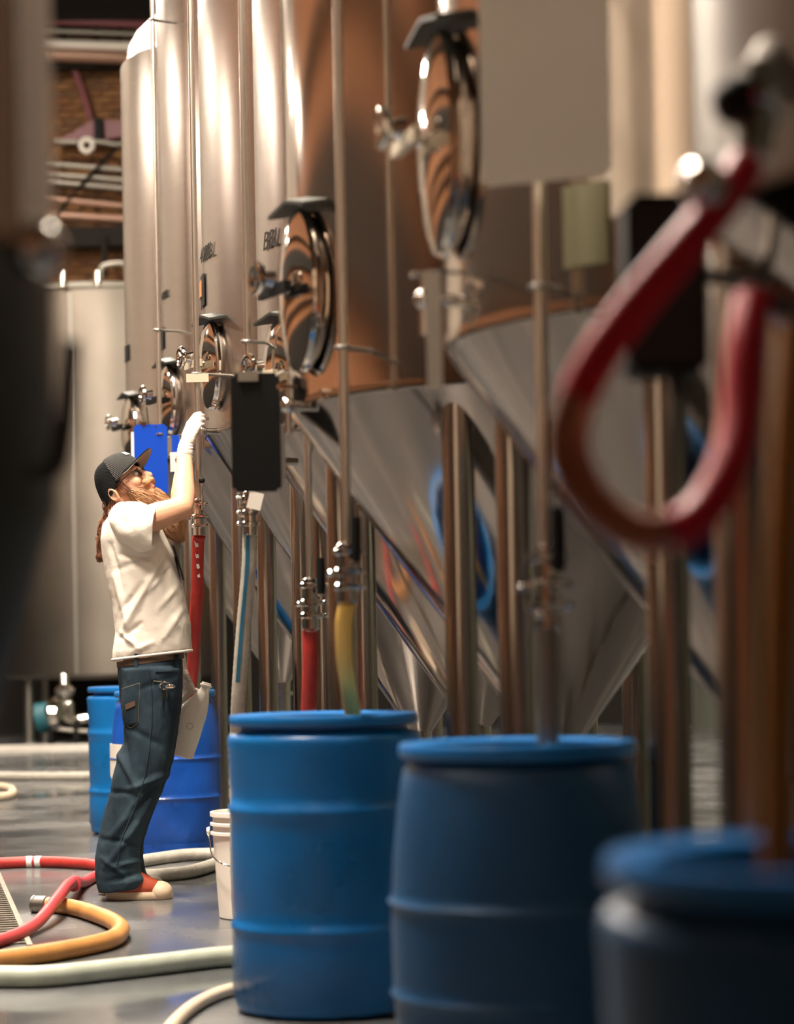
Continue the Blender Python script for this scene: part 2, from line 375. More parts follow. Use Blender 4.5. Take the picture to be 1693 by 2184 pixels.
# ---------------------------------------------------------------- tanks
T = {}
def tank(key, label, xl, yl, Y, R, zb, zt, half, mwall, legs, rleg, az, mh, mwid, mz, legr=.045, dome=.28):
    u, w_ = xl - CX, HZ - yl
    Xl = (u * cr + w_ * sr) / F * Y
    # tangent of the sight line: push the centre so that the left silhouette falls on the measured column
    cx = Xl + R * math.sqrt(1 + (Xl / Y) ** 2)
    t = thing('fermentation_tank', label, 'tank', (cx, Y, 0), 0, 'conical tanks in the row')
    c = V((cx, Y, 0)); T[key] = dict(t=t, c=c, R=R, zb=zb, zt=zt)
    hc = R / math.tan(math.radians(half)); rt = .05; za = zb - (R - rt) / math.tan(math.radians(half))
    T[key]['za'] = za
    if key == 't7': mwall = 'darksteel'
    MB().lathe([(R, zb), (R + .004, zb + .01), (R, zb + .03), (R, (zb + zt) / 2), (R, zt - .03)], c, n=96, capped=False).build('shell', mwall, t)
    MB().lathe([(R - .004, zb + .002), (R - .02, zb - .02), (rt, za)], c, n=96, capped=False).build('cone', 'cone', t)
    if key == 't1':
        MB().lathe([(.90, zt - .02), (.91, zt + .03)] + [(.91 * math.cos(a), zt + .03 + .42 * math.sin(a)) for a in [math.pi / 2 * k / 9 for k in range(1, 9)]] + [(.03, zt + .45)], c, n=64).build('dome_cover', 'whitepl', t)
    MB().lathe([(R - .01, zt - .03), (R - .03, zt)] + [((R - .04) * math.cos(a), zt + dome * math.sin(a)) for a in [math.pi / 2 * k / 8 for k in range(8)]] + [(.02, zt + dome)], c, n=64).build('dome', mwall, t)
    MB().lathe([(rt, za + .01), (rt, za - .06), (rt + .03, za - .06), (rt + .03, za - .08), (rt, za - .08), (rt, za - .2)], c, n=20).build('outlet', 'steel', t)
    for a in legs:
        a = math.radians(a); p = c + V((math.cos(a) * rleg, math.sin(a) * rleg, 0))
        MB().lathe([(legr * 1.7, 0), (legr * 1.7, .02), (legr, .03), (legr, zb + .12), (legr * .6, zb + .17), (.005, zb + .19)], p, n=20).build('leg', 'legsteel', t)
    n = V((math.cos(math.radians(az)), math.sin(math.radians(az)), 0)); z = V((0, 0, 1)); tg = z.cross(n)
    p = c + n * (R - .08) + z * mz
    k = mwid / mh
    # oval neck, door with domed face, rim, davit arm and clamp
    MB().lathe([(mh / 2 * .93, -.06), (mh / 2 * .93, .10)], p, n, 40, 1, k, xdir=z).build('manway_neck', 'mirror', t)
    d = MB().lathe([(mh / 2, .0), (mh / 2 * 1.03, .008), (mh / 2, .02), (mh / 2 * .8, .035), (mh / 2 * .4, .048), (.004, .052)], p + n * .10, n, 40, 1, k, xdir=z).build('manway_door', 'chrome', t)
    MB().torus(p + n * .10, mh / 2 * .98, .012, n, 40, 8, 1, k, xdir=z).build('door_rim', 'chrome', d)
    MB().box(p + n * .185, (.022, mwid * .8, .03), Matrix((n, tg, z)).transposed()).build('door_arm', 'beige' if key in ('t3', 't4', 't6') else 'black', d, smooth=False)
    q = p + n * .19 + z * .03
    MB().cyl(p + n * .15, q + n * .05, .012).cyl(q, q + n * .03, .028, .02).build('clamp_screw', 'chrome', d)
    kb = MB().torus(q + n * .05, .038, .011, n, 20, 8)
    for a in range(3):
        dd = tg * math.cos(a * 2.1) + z * math.sin(a * 2.1); kb.cyl(q + n * .05, q + n * .05 + dd * .04, .008, n=8)
    kb.build('hand_wheel', 'chrome', d)
    # dark curved strip standing in for the neck's reflection above the manway
    hd = MB(); rg = []
    for i in range(9):
        a = -.55 + 1.1 * i / 8; b = p + z * (mh / 2 * 1.0 + .05 - .05 * abs(a)) + tg * (math.sin(a) * mwid * 1.0)
        rg.append([b + n * .05, b + n * .15 - z * .02, b + n * .15 - z * .03, b + n * .05 - z * .012])
    hd._q(rg).build('neck_reflection', 'jacket', t)
    # sample valve under the manway
    s0 = p - z * (mh / 2 + .10) + n * .05
    sv = MB().cyl(s0, s0 + n * .10, .014).sph(s0 + n * .10, .024).cyl(s0 + n * .10, s0 + n * .10 - z * .08, .011).cyl(s0 + n * .10, s0 + n * .10 + z * .05, .009)
    sv.build('sample_valve', 'chrome', t)
    MB().box(s0 + n * .10 + z * .055, (.06, .016, .012), Matrix((n, tg, z)).transposed()).build('valve_lever', 'chrome', t, smooth=False)
    return t
tank('t1', 'farthest upright steel tank with its white domed top in view', 266, 700, 14.8, .95, 2.15, 4.70, 34, 'brushed', (145, 235, 325, 55), .87, 204, .375, .22, 2.40)
tank('t2', 'tall brushed steel tank with the blue board hung beside its oval hatch', 344, 700, 12.7, .95, 2.06, 4.70, 34, 'brushed', (145, 235, 325, 55), .87, 204, .375, .22, 2.34)
tank('t3', 'sharp brushed steel tank the man reaches toward, dark volume lettering on its side', 433, 700, 10.6, .95, 1.98, 4.60, 34, 'brushed', (145, 235, 325, 55), .87, 204, .375, .22, 2.27)
tank('t4', 'narrow strip of steel tank seen behind the black clipboard', 549, 700, 8.8, .80, 1.80, 4.20, 35, 'brushed', (145, 235, 325, 55), .72, 213, .40, .23, 2.00)
tank('t5', 'blurred steel tank with a large hatch, brick mirrored in its side', 610, 700, 7.1, .80, 1.74, 4.10, 36, 'mirror', (155, 245, 335, 65), .72, 206, .46, .24, 2.06)
tank('t6', 'blurred steel tank behind the big pale paper sheet', 944, 700, 5.45, .80, 1.72, 4.00, 36.5, 'mirror', (150, 240, 335, 65), .72, 194, .50, .26, 2.16)
u7 = 1486
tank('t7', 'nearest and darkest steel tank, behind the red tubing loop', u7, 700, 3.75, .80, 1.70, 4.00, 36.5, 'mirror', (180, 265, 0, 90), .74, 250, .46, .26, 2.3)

def surf(key, px, py):
    """point and normal where the sight line meets a tank shell"""
    d = at(px, py, 1.0) - V((0, 0, H)); c = T[key]['c']; R = T[key]['R']
    a = d.x ** 2 + d.y ** 2; b = -2 * (d.x * c.x + d.y * c.y); k = c.x ** 2 + c.y ** 2 - R * R
    D = max(0, b * b - 4 * a * k); s = (-b - math.sqrt(D)) / (2 * a); p = V((0, 0, H)) + d * s
    n = V((p.x - c.x, p.y - c.y, 0)).normalized(); return p, n
def decal_mtx(p, n, off=.004):
    z = V((0, 0, 1)); m = Matrix((z.cross(n), z, n)).transposed().to_4x4(); m.translation = p + n * off; return m
def patch(key, az0, az1, z0, z1, name, m, off=.004, k=6):
    c = T[key]['c']; R = T[key]['R'] + off; b = MB(); rg = []
    for i in range(k + 1):
        a = math.radians(az0 + (az1 - az0) * i / k); d = V((math.cos(a), math.sin(a), 0))
        rg.append([c + d * R + V((0, 0, z0)), c + d * (R + .004) + V((0, 0, z0)), c + d * (R + .004) + V((0, 0, z1)), c + d * R + V((0, 0, z1))])
    return b._q(rg).build(name, m, T[key]['t'])
def azof(key, px, py):
    p, n = surf(key, px, py); return math.degrees(math.atan2(n.y, n.x)) % 360, p.z
for key, x, y, s in (('t3', 440, 541, .17), ('t4', 578, 512, .17), ('t2', 352, 630, .11)):
    p, n = surf(key, x, y)
    text_mesh('40BBL' if key != 't4' else 'BBL', s * .55, decal_mtx(p, n), 'volume_lettering', 'dark', T[key]['t'], shear=.3)
for key, xa, xb, ya, yb in (('t3', 431, 439, 595, 650), ('t2', 345, 351, 703, 742), ('t4', 553, 562, 572, 636), ('t1', 268, 276, 740, 768)):
    a0, z1 = azof(key, xa, ya); a1, z0 = azof(key, xb, yb)
    patch(key, a0, a1, z0, z1, 'label_sticker', 'black')
a0, z1 = azof('t3', 430, 606); a1, z0 = azof('t3', 434.5, 632); patch('t3', a0, a1, z0, z1, 'label_sticker', 'orangest', .009)
a0, z1 = azof('t6', 1205, 400); a1, z0 = azof('t6', 1300, 560); patch('t6', a0, a1, z0, z1, 'green_patch', 'pgreen')  # plain pale green patch on the tank side

# big kettle at the back
kY, kR = 27.2, 1.25
kc = V((at(228, 1000, kY).x, kY, 0)); kz0, kz1 = .72, at(187, 612, kY - kR).z
t = thing('storage_tank', 'wide old steel tank with a shallow lid at the brick wall', 'tank', (kc.x, kc.y, 0))
MB().lathe([(kR - .05, kz0), (kR, kz0 + .05), (kR, kz1)], kc, n=80).build('shell', 'oldsteel', t)
MB().lathe([(kR + .05, kz1), (kR + .05, kz1 + .05), (kR, kz1 + .06), (kR * .4, kz1 + .16), (.01, kz1 + .18)], kc, n=64).build('lid', 'conduit', t)
hx = at(240, 570, kY - .7)
MB().tube(bez([hx + V((-.14, 0, -.12)), hx + V((-.12, 0, .0)), hx + V((0, 0, .04)), hx + V((.14, 0, .03)), hx + V((.16, 0, -.12))], 8), .03, 10).build('lid_handle', 'conduit', t)
p = at(187, 1000, kY); sx = p.x; sy = kY - math.sqrt(max(.01, kR ** 2 - (sx - kc.x) ** 2)) - .004
MB().box((sx, sy, (kz0 + kz1) / 2), (.03, .02, kz1 - kz0 - .1)).build('vertical_seam', 'dsteel', t, smooth=False)
for px in (133, 208):
    q = at(px, 598, kY - kR - .05); MB().cyl(q - V((0, 0, .06)), q + V((0, 0, .1)), .04).build('lid_clamp', 'chrome', t)
for a in (35, 145, 215, 325):
    q = kc + V((math.cos(math.radians(a)) * 1.05, math.sin(math.radians(a)) * 1.05, 0)); MB().lathe([(.1, 0), (.1, .02), (.06, .03), (.06, kz0 + .05)], q, n=16).build('leg', 'dsteel', t)

# left near tank, out of focus
LY = 3.05; lx = at(104, 300, LY).x; lR = .5
lc = V((lx - lR, LY, 0)); zj = at(60, 545, LY).z; zk = at(60, 1080, LY).z; ze = at(0, 1640, LY).z
t = thing('fermentation_tank', 'out-of-focus dark tank cut by the frame beside the aisle', 'tank', (lc.x, lc.y, 0), 0, 'near tank on the aisle')
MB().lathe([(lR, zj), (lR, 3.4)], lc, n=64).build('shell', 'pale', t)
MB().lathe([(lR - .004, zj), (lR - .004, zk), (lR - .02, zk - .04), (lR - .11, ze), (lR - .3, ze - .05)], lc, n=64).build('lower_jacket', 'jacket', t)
for dx, r in ((.0, .012), (-.028, .011)):
    q = lc + V((lR * .96 + dx, -lR * .35 - .02, 0)); MB().cyl((q.x, q.y, zj - .02), (q.x, q.y, 3.4), r).build('conduit_pipe', 'steel', t)
for a in (200, 300, 90):
    q = lc + V((math.cos(math.radians(a)) * .3, math.sin(math.radians(a)) * .3, 0)); MB().cyl((q.x, q.y, 0), (q.x, q.y, ze), .03).build('leg', 'dsteel', t)
kq = at(80, 530, LY - .28)
MB().sph(kq, .035, 20).build('glint_knob', 'chrome', t)  # chrome ball enlarged to catch a bright lamp glint
hp = [at(60, 1010, LY - .2), at(105, 1005, LY - .2), at(126, 975, LY - .2), at(140, 880, LY - .2), at(148, 760, LY - .2), at(150, 728, LY - .2)]
MB().tube(bez(hp, 6), .013, 12).build('valve_handle', 'rubber', t)

# ---------------------------------------------------------------- drums
def drum_profile(barrel):
    R, h = .275, .83
    if barrel:
        out = [(.20, 0), (.225, .015), (.238, .05)]
        for z in (.12, .2, .27, .288, .30, .312, .33, .42, .47, .482, .495, .507, .52, .6, .68, .74, .775):
            r = .238 + .037 * math.sin(math.pi * min(1, max(0, (z - .05) / .74))) ** .7
            if z in (.30, .495): r += .008
            out.append((r, z))
        out += [(.232, .785), (.228, .795), (.232, .80)]
    else:
        out = [(.24, 0), (.262, .012), (.268, .04), (.268, .05), (.274, .06), (.272, .2), (.272, .228), (.277, .236), (.277, .243), (.272, .252), (.266, .27), (.270, .30),
               (.272, .50), (.272, .545), (.278, .562), (.278, .574), (.272, .582), (.268, .61), (.272, .64), (.274, .73), (.277, .755), (.275, .768), (.268, .776), (.246, .780), (.238, .786), (.238, .80)]
    return out
def make_drum(name, mcol, barrel, loc, rz, label, group):
    t = thing(name, label, 'drum', loc, rz, group)
    p = drum_profile(barrel); r1 = p[-1][0]
    full = p + [(r1 - .008, .80), (p[len(p) // 2][0] - .012, .5), (p[3][0] - .012, .03), (.002, .025)]
    b = MB().lathe(full, (0, 0, 0), n=72); me = bpy.data.meshes.new('body'); bmesh.ops.recalc_face_normals(b.bm, faces=b.bm.faces); b.bm.to_mesh(me); b.bm.free()
    link('body', me, mcol, t, local=True)
    rr = .268 if not barrel else .25
    b = MB().lathe([(r1 - .012, .796), (r1, .796), (rr, .800), (rr + .004, .806), (rr + .004, .822), (rr, .829), (rr - .012, .83), (r1 - .012, .822), (r1 - .012, .796)], (0, 0, 0), n=72, capped=False)
    me = bpy.data.meshes.new('rim'); bmesh.ops.recalc_face_normals(b.bm, faces=b.bm.faces); b.bm.to_mesh(me); b.bm.free()
    link('rim', me, 'rim', t, local=True)
    return t
G = 'blue plastic drums'
d1 = make_drum('plastic_drum', 'drum', False, (at(690, 1530, 6.74).x, 6.74, 0), .4, 'bright blue ribbed drum with the yellow hose dropping into it', G)
d1.scale = (1, 1, 1.02)
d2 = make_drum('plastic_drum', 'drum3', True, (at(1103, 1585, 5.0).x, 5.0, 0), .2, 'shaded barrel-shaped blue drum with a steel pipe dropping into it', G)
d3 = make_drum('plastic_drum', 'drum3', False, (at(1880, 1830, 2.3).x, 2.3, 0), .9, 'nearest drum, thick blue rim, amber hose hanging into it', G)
d4 = make_drum('plastic_drum', 'drum2', True, (at(351, 1467, 11.8).x, 11.8, 0), 1.1, 'scuffed royal blue drum standing right behind the man and his jug', G)
d5 = make_drum('plastic_drum', 'drum', False, (at(289, 1452, 13.35).x, 13.35, 0), 2.0, 'farthest blue drum, half hidden behind the man and another drum', G)
# worn paper label on the scuffed drum
c4 = V(d4.location); rg = []
for i in range(7):
    a = math.radians(188 + 52 * i / 6); r = .276; d = V((math.cos(a), math.sin(a), 0))
    rg.append([c4 + d * r + V((0, 0, .41 - .01 * i)), c4 + d * (r + .003) + V((0, 0, .41 - .01 * i)), c4 + d * (r + .003) + V((0, 0, .57)), c4 + d * r + V((0, 0, .57))])
MB()._q(rg).build('paper_label', 'paper', d4)
def drum_mark(d, txt, ang, z, r, size):
    a = math.radians(ang); n = V((math.cos(a), math.sin(a), 0))

# ---------------------------------------------------------------- bucket
bY = 9.05; bx = at(452 + 84, 1800, bY).x
t = thing('bucket', 'white plastic bucket peeking out behind the bright blue drum', 'bucket', (bx, bY, 0))
hb = .41
MB().lathe([(.118, 0), (.128, .004), (.148, hb - .1), (.148, hb - .01), (.153, hb), (.147, hb), (.140, hb - .02), (.12, .01), (.002, .01)], (bx, bY, 0), n=48).build('body', 'whitepl', t)
b = MB()
for z in (hb - .09, hb - .055): b.lathe([(.147, z), (.158, z + .002), (.158, z + .012), (.147, z + .016)], (bx, bY, 0), n=48, capped=False)
b.lathe([(.149, hb - .02), (.158, hb - .018), (.158, hb - .002), (.149, hb)], (bx, bY, 0), n=48, capped=False)
b.build('rim', 'whitepl', t)
ear = V((bx - .158, bY - .02, hb - .075)); MB().cyl(ear, ear + V((-.012, 0, 0)), .018, .014).build('handle_ear', 'whitepl', t)
hp = [ear + V((-.012, 0, 0)), at(446, 1790, bY - .06), at(452, 1822, bY - .10), at(470, 1840, bY - .16), at(500, 1850, bY - .18)]
MB().tube(bez(hp, 8), .003, 8).build('bail_handle', 'chrome', t)

# ---------------------------------------------------------------- pipes, valves, vertical hoses
def bracket(b, p, key):
    c = T[key]['c']; d = V((c.x - p.x, c.y - p.y, 0)); L = d.length - T[key]['R'] + .01; d.normalize(); b.cyl(p, p + d * L, .007, n=8)
def pipe(label, px, py, Y, z0, key, r=.0125, ztop=None, m='pipe', tagp=None):
    x = at(px, py, Y).x; zt = ztop or ZC - .002
    t = thing('cleaning_pipe', label, 'pipe', (x, Y, z0), 0, 'upright pipes along the tanks')
    pts = [V((x, Y, z0)), V((x, Y, zt))]
    c = T[key]['c']; d = V((c.x - x, c.y - Y, 0)).normalized()
    MB().tube(pts, r, 14).build('tube', m, t)
    for z in (z0 + .55 if ztop is None else zt - .08, T[key]['zt'] - .4 if ztop is None else zt - .03):
        if z > T[key]['zb'] + .05 and z < zt:
            b = MB(); bracket(b, V((x, Y, z)), key); b.torus((x, Y, z), r + .006, .006); b.build('bracket', 'dsteel', t)
    MB().lathe([(r, 0), (r + .014, .004), (r + .014, .012), (r, .02)], (x, Y, z0), n=16).build('ferrule', 'chrome', t)
    if tagp:
        p = at(*tagp, Y - .02); MB().box(p, (.095, .006, .036)).build('tag_plate', 'beige', t, smooth=False)
    return V((x, Y, z0))
def valve(p, label, s=1.0, handle='ball', hd=(.5, -.86, 0), hl=.11):
    """clamped butterfly valve hanging under a pipe end: returns the hose tail point"""
    t = thing('butterfly_valve', label, 'valve', (p.x, p.y, p.z - .14 * s), 0, 'clamped valves under the pipes')
    z = V((0, 0, 1)); hd = V(hd).normalized()
    def lz(prof): return MB().lathe([(a * s, b * s) for a, b in prof], p, n=20)
    lz([(.018, 0), (.03, -.003), (.03, -.012), (.024, -.018), (.024, -.05), (.03, -.056), (.03, -.064), (.024, -.07), (.024, -.10), (.028, -.104), (.028, -.14), (.02, -.145)]).build('body', 'chrome', t)
    for zz in (-.008, -.06, -.1):
        q = p + z * zz * s
        MB().lathe([(.03 * s, -.009 * s), (.036 * s, -.006 * s), (.036 * s, .006 * s), (.03 * s, .009 * s)], q, n=20, capped=False).build('clamp_band', 'chrome', t)
        e = q + hd * .04 * s
        wn = MB().cyl(q + hd * .03 * s - z.cross(hd) * .02 * s, q + hd * .05 * s + z.cross(hd) * .02 * s, .006 * s, n=8).ell(q + hd * .055 * s + z.cross(hd) * .012 * s, (.012 * s, .012 * s, .008 * s), n=8)
        wn.build('wing_nut', 'chrome', t)
    q = p - z * .035 * s; e = q + hd * .045 * s
    MB().cyl(q, e, .008 * s, n=10).build('valve_stem', 'chrome', t)
    if handle == 'ball':
        MB().tube([e, e + z * .03 * s + hd * .004, e + z * hl], .004 * s, 8).build('lever', 'chrome', t)
        MB().sph(e + z * (hl + .012), .014 * s).build('ball_knob', 'black', t)
    else:
        MB().tube([e, e + z * .03 * s, e + z * hl], [.011 * s, .014 * s, .013 * s], 10).build('lever', 'black', t)
    side = z.cross(hd)
    k = q - side * .05 * s - z * .03 * s
    MB().cyl(q - z * .03 * s, k, .007 * s, n=8).ell(k, (.014 * s, .014 * s, .01 * s), n=8).build('bleed_cap', 'chrome', t)
    return p - z * .14 * s
def hose(name, label, pts, r, m, n=12, wave=0, sub=10, group=None, bands=(), bandm='white', ends=(), cat='hose'):
    P = bez(pts, sub)
    o = MB().tube(P, r, n, wave=wave).build(name, m, origin=P[-1] if name != 'x' else None, angle=60)
    tag(o, label, cat, group)
    for f, L in bands:
        i = int(f * (len(P) - 1)); d = (P[i + 1] - P[i]).normalized()
        MB().cyl(P[i] - d * L / 2, P[i] + d * L / 2, r * 1.05, n=n).build('hose_band', bandm, o)
    for i in ends:
        a = P[0] if i == 0 else P[-1]; d = (P[1] - P[0]).normalized() if i == 0 else (P[-1] - P[-2]).normalized(); 
        sgn = -1 if i == 0 else 1
        MB().lathe([(r * .95, -.02), (r * 1.12, -.015), (r * 1.12, .03), (r * 1.2, .032), (r * 1.2, .042), (r * .8, .045), (r * .75, .0)], a, d * sgn, 20).build('end_ferrule', 'dsteel', o)
    return o, P
pipe('steel pipe beside the farthest tanks, behind the blue board', 337, 700, 12.15, at(345, 930, 12.15).z, 't2')
p = pipe('bright steel pipe under the man\'s raised gloved hand', 421, 880, 10.0, at(424, 1072, 10.0).z, 't3', .0135, tagp=(421, 806))
e = valve(p, 'ball-handled valve joining the bright pipe to the red hose by the man\'s elbow', 1.0, 'ball', (.35, -.9, 0), .115)
yb = 10.0
ro, P = hose('red_hose', 'thick red hose hanging from the valve by the man\'s elbow and trailing over the floor', [e, at(422, 1160, 10.02), at(420, 1260, 10.08), at(415, 1350, 10.16), at(408, 1450, 10.26), at(388, 1530, 10.33), at(352, 1600, 10.38), at(308, 1680, 10.42), at(268, 1755, 10.5), at(240, 1815, 10.65), ground(222, 1846, .028), ground(180, 1842, .028), ground(90, 1838, .028), ground(20, 1840, .028), ground(-80, 1846, .028)], .027, 'redhose', n=14, sub=10, bands=((.868, .028), (.887, .028)))
# white print on the hanging red hose
for i, (f, L) in enumerate(((.075, .03), (.095, .025), (.112, .03), (.128, .015))):
    k = int(f * (len(P) - 1)); q = P[k] + V((-.004 + .004 * i, -.0255, 0))
    MB().box(q, (.014 - .001 * i, .006, L), Matrix.Rotation(-.15, 3, 'Y')).build('printed_mark', 'white', ro, smooth=False)
p3 = pipe('dark-edged steel pipe rising above the black clipboard', 527, 700, 8.35, at(531, 1058, 8.35).z, 't4')
e3 = valve(p3, 'chrome valve just under the black clipboard', 1.0, 'ball', (-.8, -.6, 0), .02)
go, P = hose('grey_suction_hose', 'grey ribbed hose with a blue stripe hanging below the black clipboard', [e3, at(533, 1140, 8.36), at(530, 1220, 8.38), at(521, 1320, 8.42), at(513, 1420, 8.45), at(507, 1520, 8.5), at(505, 1640, 8.6), ground(512, 1960, .04), ground(560, 1950, .04)], .026, 'greyhose', n=16, wave=.025, sub=14)
b = MB(); rg = []
for q in P[2:62]:
    rg.append([q + V((-.012, -.0245, 0)), q + V((-.012, -.028, 0)), q + V((.002, -.0295, 0)), q + V((.002, -.0265, 0))])
b._q(rg).build('printed_stripe', 'bluestripe', go)
o = MB().box(at(544, 1068, 8.25), (.05, .004, .06), Matrix.Rotation(.25, 3, 'Y')).build('paper_tag', 'paper', smooth=False); tag(o, 'small white paper tag tied beside the valve under the black clipboard', 'tag')
p4 = pipe('short steel pipe ending in the clamped valve over the dark red hose', 657, 1000, 7.85, at(660, 1243, 7.85).z, 't5', ztop=1.86)
e4 = valve(p4, 'clamped valve with a long black lever above the dark red hose', 1.1, 'lever', (.75, -.66, 0), .12)
hose('red_hose', 'dark red hose with white bands behind the bright blue drum', [e4, at(661, 1340, 7.86), at(662, 1400, 7.87), at(660, 1470, 7.9), at(655, 1560, 7.95), at(640, 1700, 8.0), ground(620, 1990, .03), ground(560, 2000, .03)], .027, 'redhose', bands=((.06, .016), (.105, .016)))
p5 = pipe('blurred steel pipe in front of the mirror-bright tank', 731, 700, 6.42, at(737, 1170, 6.42).z, 't5', .0135)
e5 = valve(p5, 'blurred chrome valve with an upright black lever above the yellow hose', 1.05, 'lever', (.55, -.8, 0), .12)
hose('yellow_hose', 'yellow hose curving down into the bright blue drum', [e5, at(734, 1330, 6.45), at(735, 1400, 6.52), at(742, 1460, 6.60), at(752, 1520, 6.68), at(760, 1590, 6.74), V((at(762, 1650, 6.78).x, 6.78, .35))], .0235, 'yellow', n=14)
p6 = pipe('thick blurred pipe coming down below the paper sheet', 1154, 700, 4.84, at(1163, 1180, 4.84).z, 't6', .0135)
e6 = valve(p6, 'blurred valve with a fat black lever below the paper sheet', 1.1, 'lever', (.5, -.86, 0), .13)
t = thing('drain_tube', 'steel drain tube reaching from the blurred valve down into the shaded drum', 'pipe', (e6.x, e6.y, .45))
MB().lathe([(.026, 0), (.026, .045), (.03, .05), (.03, .07), (.024, .075), (.0235, e6.z - .45)][::1], (e6.x, e6.y, .45), n=20).build('tube', 'dsteel', t)
MB().sph((e6.x - .012, e6.y - .028, at(1150, 1310, 4.8).z), .012).build('side_port', 'chrome', t)
t.location.z = .45

# ---------------------------------------------------------------- boards and sheets
def board(name, label, cat, px0, px1, py0, py1, Y, th, m, rz=0.0, group=None):
    a, b = at(px0, py0, Y), at(px1, py1, Y); c = (a + b) / 2; wd, hh = abs(b.x - a.x), abs(a.z - b.z)
    t = thing(name, label, cat, (c.x, Y, c.z - hh / 2), rz, group)
    b = MB(); b.box((0, 0, hh / 2), (wd, th, hh)); bmesh.ops.bevel(b.bm, geom=[e for e in b.bm.edges if abs(e.verts[0].co.y - e.verts[1].co.y) > th * .5], offset=min(.012, wd * .1), segments=3, affect='EDGES')
    me = bpy.data.meshes.new('board'); b.bm.to_mesh(me); b.bm.free(); link('board', me, m, t, smooth=False, local=True)
    return t, wd, hh
def lbox(name, m, t, c, size, smooth=False):
    b = MB(); b.box(c, size); me = bpy.data.meshes.new(name); b.bm.to_mesh(me); b.bm.free(); return link(name, me, m, t, smooth=smooth, local=True)
def lcyl(name, m, t, a, b_, r, r1=None):
    b = MB(); b.cyl(a, b_, r, r1); me = bpy.data.meshes.new(name); b.bm.to_mesh(me); b.bm.free(); return link(name, me, m, t, local=True)
t, wd, hh = board('clipboard', 'blue clear-edged board hung right above the man\'s cap', 'clipboard', 285, 359, 906, 1056, 12.134, .006, 'bluesheet')
lbox('paper', 'paper', t, (-wd / 2 - .004, .006, hh * .45), (.022, .004, hh * .9))
for x in (-.035, .03): lcyl('rivet', 'chrome', t, (x, -.004, hh - .012), (x, .004, hh - .012), .005)
lbox('metal_clip', 'chrome', t, (-.035, -.002, hh + .004), (.03, .012, .014)); lcyl('hanging_cord', 'rubber', t, (-.01, -.006, hh), (-.018, -.006, hh + .09), .004)
t, wd, hh = board('clipboard', 'second blue board half hidden behind the man\'s raised forearm', 'clipboard', 366, 384, 928, 1010, 11.75, .006, 'bluesheet')
lbox('plastic_sleeve', 'paper', t, (-.01, -.008, hh * .3), (wd * .9, .003, hh * .5)); lcyl('hanging_rod', 'chrome', t, (0, 0, hh - .005), (.19, .23, hh + .06), .004)
t, wd, hh = board('clipboard', 'black clipboard with a white paper edge hung between tanks', 'clipboard', 491, 600, 797, 1048, 7.0, .012, 'black')
lbox('paper', 'paper', t, (wd / 2 + .002, .010, hh * .28), (.022, .004, hh * .55)); lbox('metal_clip', 'dsteel', t, (-.02, -.008, hh - .01), (.06, .012, .03))
lcyl('hook_rod', 'dsteel', t, (.03, .006, hh - .02), (.085, .06, hh + .01), .005)
t, wd, hh = board('paper_sheet', 'big pale paper sheet hanging in front of the blurred tank', 'paper', 1012, 1308, -90, 385, 4.72, .004, 'paper', -.35)
lbox('backing_card', 'beige', t, (-wd * .43, .005, hh / 2), (wd * .14, .004, hh)); lcyl('hanging_cord', 'rubber', t, (0, .003, hh), (.02, .2, hh + .1), .004)
t, wd, hh = board('paper_sheet', 'narrow pale sheet seen nearly edge-on under the chrome knobs', 'paper', 907, 944, 578, 832, 4.95, .004, 'paper', .0)
lcyl('hanging_cord', 'rubber', t, (0, .002, hh), (.07, .16, hh + .02), .004)
# black box between the near tanks
t, wd, hh = board('black_box', 'black box mounted beside the nearest tank, behind the red tubing', 'box', 1325, 1500, 430, 800, 3.55, .12, 'black')
lbox('door_panel', 'rubber', t, (0, -.063, hh / 2), (wd * .86, .008, hh * .9)); lcyl('mounting_arm', 'dsteel', t, (wd / 2, .05, hh * .6), (wd / 2 + .12, .12, hh * .6), .012)
lcyl('cable_gland', 'rubber', t, (.02, 0, -.03), (.02, 0, .01), .012)

# ---------------------------------------------------------------- near tubing on the right
lp = [at(1590, 350, 2.85), at(1530, 440, 2.82), at(1430, 560, 2.8), at(1340, 670, 2.8), at(1265, 780, 2.8), at(1218, 890, 2.8), at(1215, 970, 2.8), at(1255, 1060, 2.78), at(1330, 1125, 2.76), at(1410, 1140, 2.75), at(1490, 1100, 2.76), at(1548, 1010, 2.78), at(1578, 890, 2.82), at(1590, 740, 2.86), at(1605, 640, 2.9)]
Pp = bez(lp, 8); k = len(Pp)
t = thing('tubing_loop', 'loop of red tubing hanging in front of the nearest tank', 'tubing', (lp[9].x, lp[9].y, lp[9].z - .02))
MB().tube(Pp[:int(k * .34)], .0250, 14).build('red_length', 'redtube', t)
MB().tube(Pp[int(k * .335):int(k * .66)], .0250, 14).build('amber_length', 'browntube', t)
MB().tube(Pp[int(k * .655):], .0250, 14).build('red_return', 'redtube', t)
MB().sph(at(1500, 392, 2.78), .03, 20).cyl(at(1500, 392, 2.78), at(1520, 420, 2.82), .008).build('glint_ball', 'chrome', t)  # chrome ball added to give a glint beside the tubing
MB().torus(at(1405, 1138, 2.75), .0185, .004, (1, .1, 0)).build('joint_ring', 'redcanvas', t)
t = thing('butterfly_valve', 'dark blurred valve with a black round knob at the top of the red loop', 'valve', at(1600, 330, 2.95))
a = at(1600, 345, 2.88); MB().cyl(a, a + V((.02, .05, .12)), .024, .03).build('body', 'dsteel', t)
MB().sph(at(1570, 215, 2.9), .032).cyl(at(1570, 215, 2.9), a + V((.01, .02, .05)), .012).build('ball_knob', 'black', t)
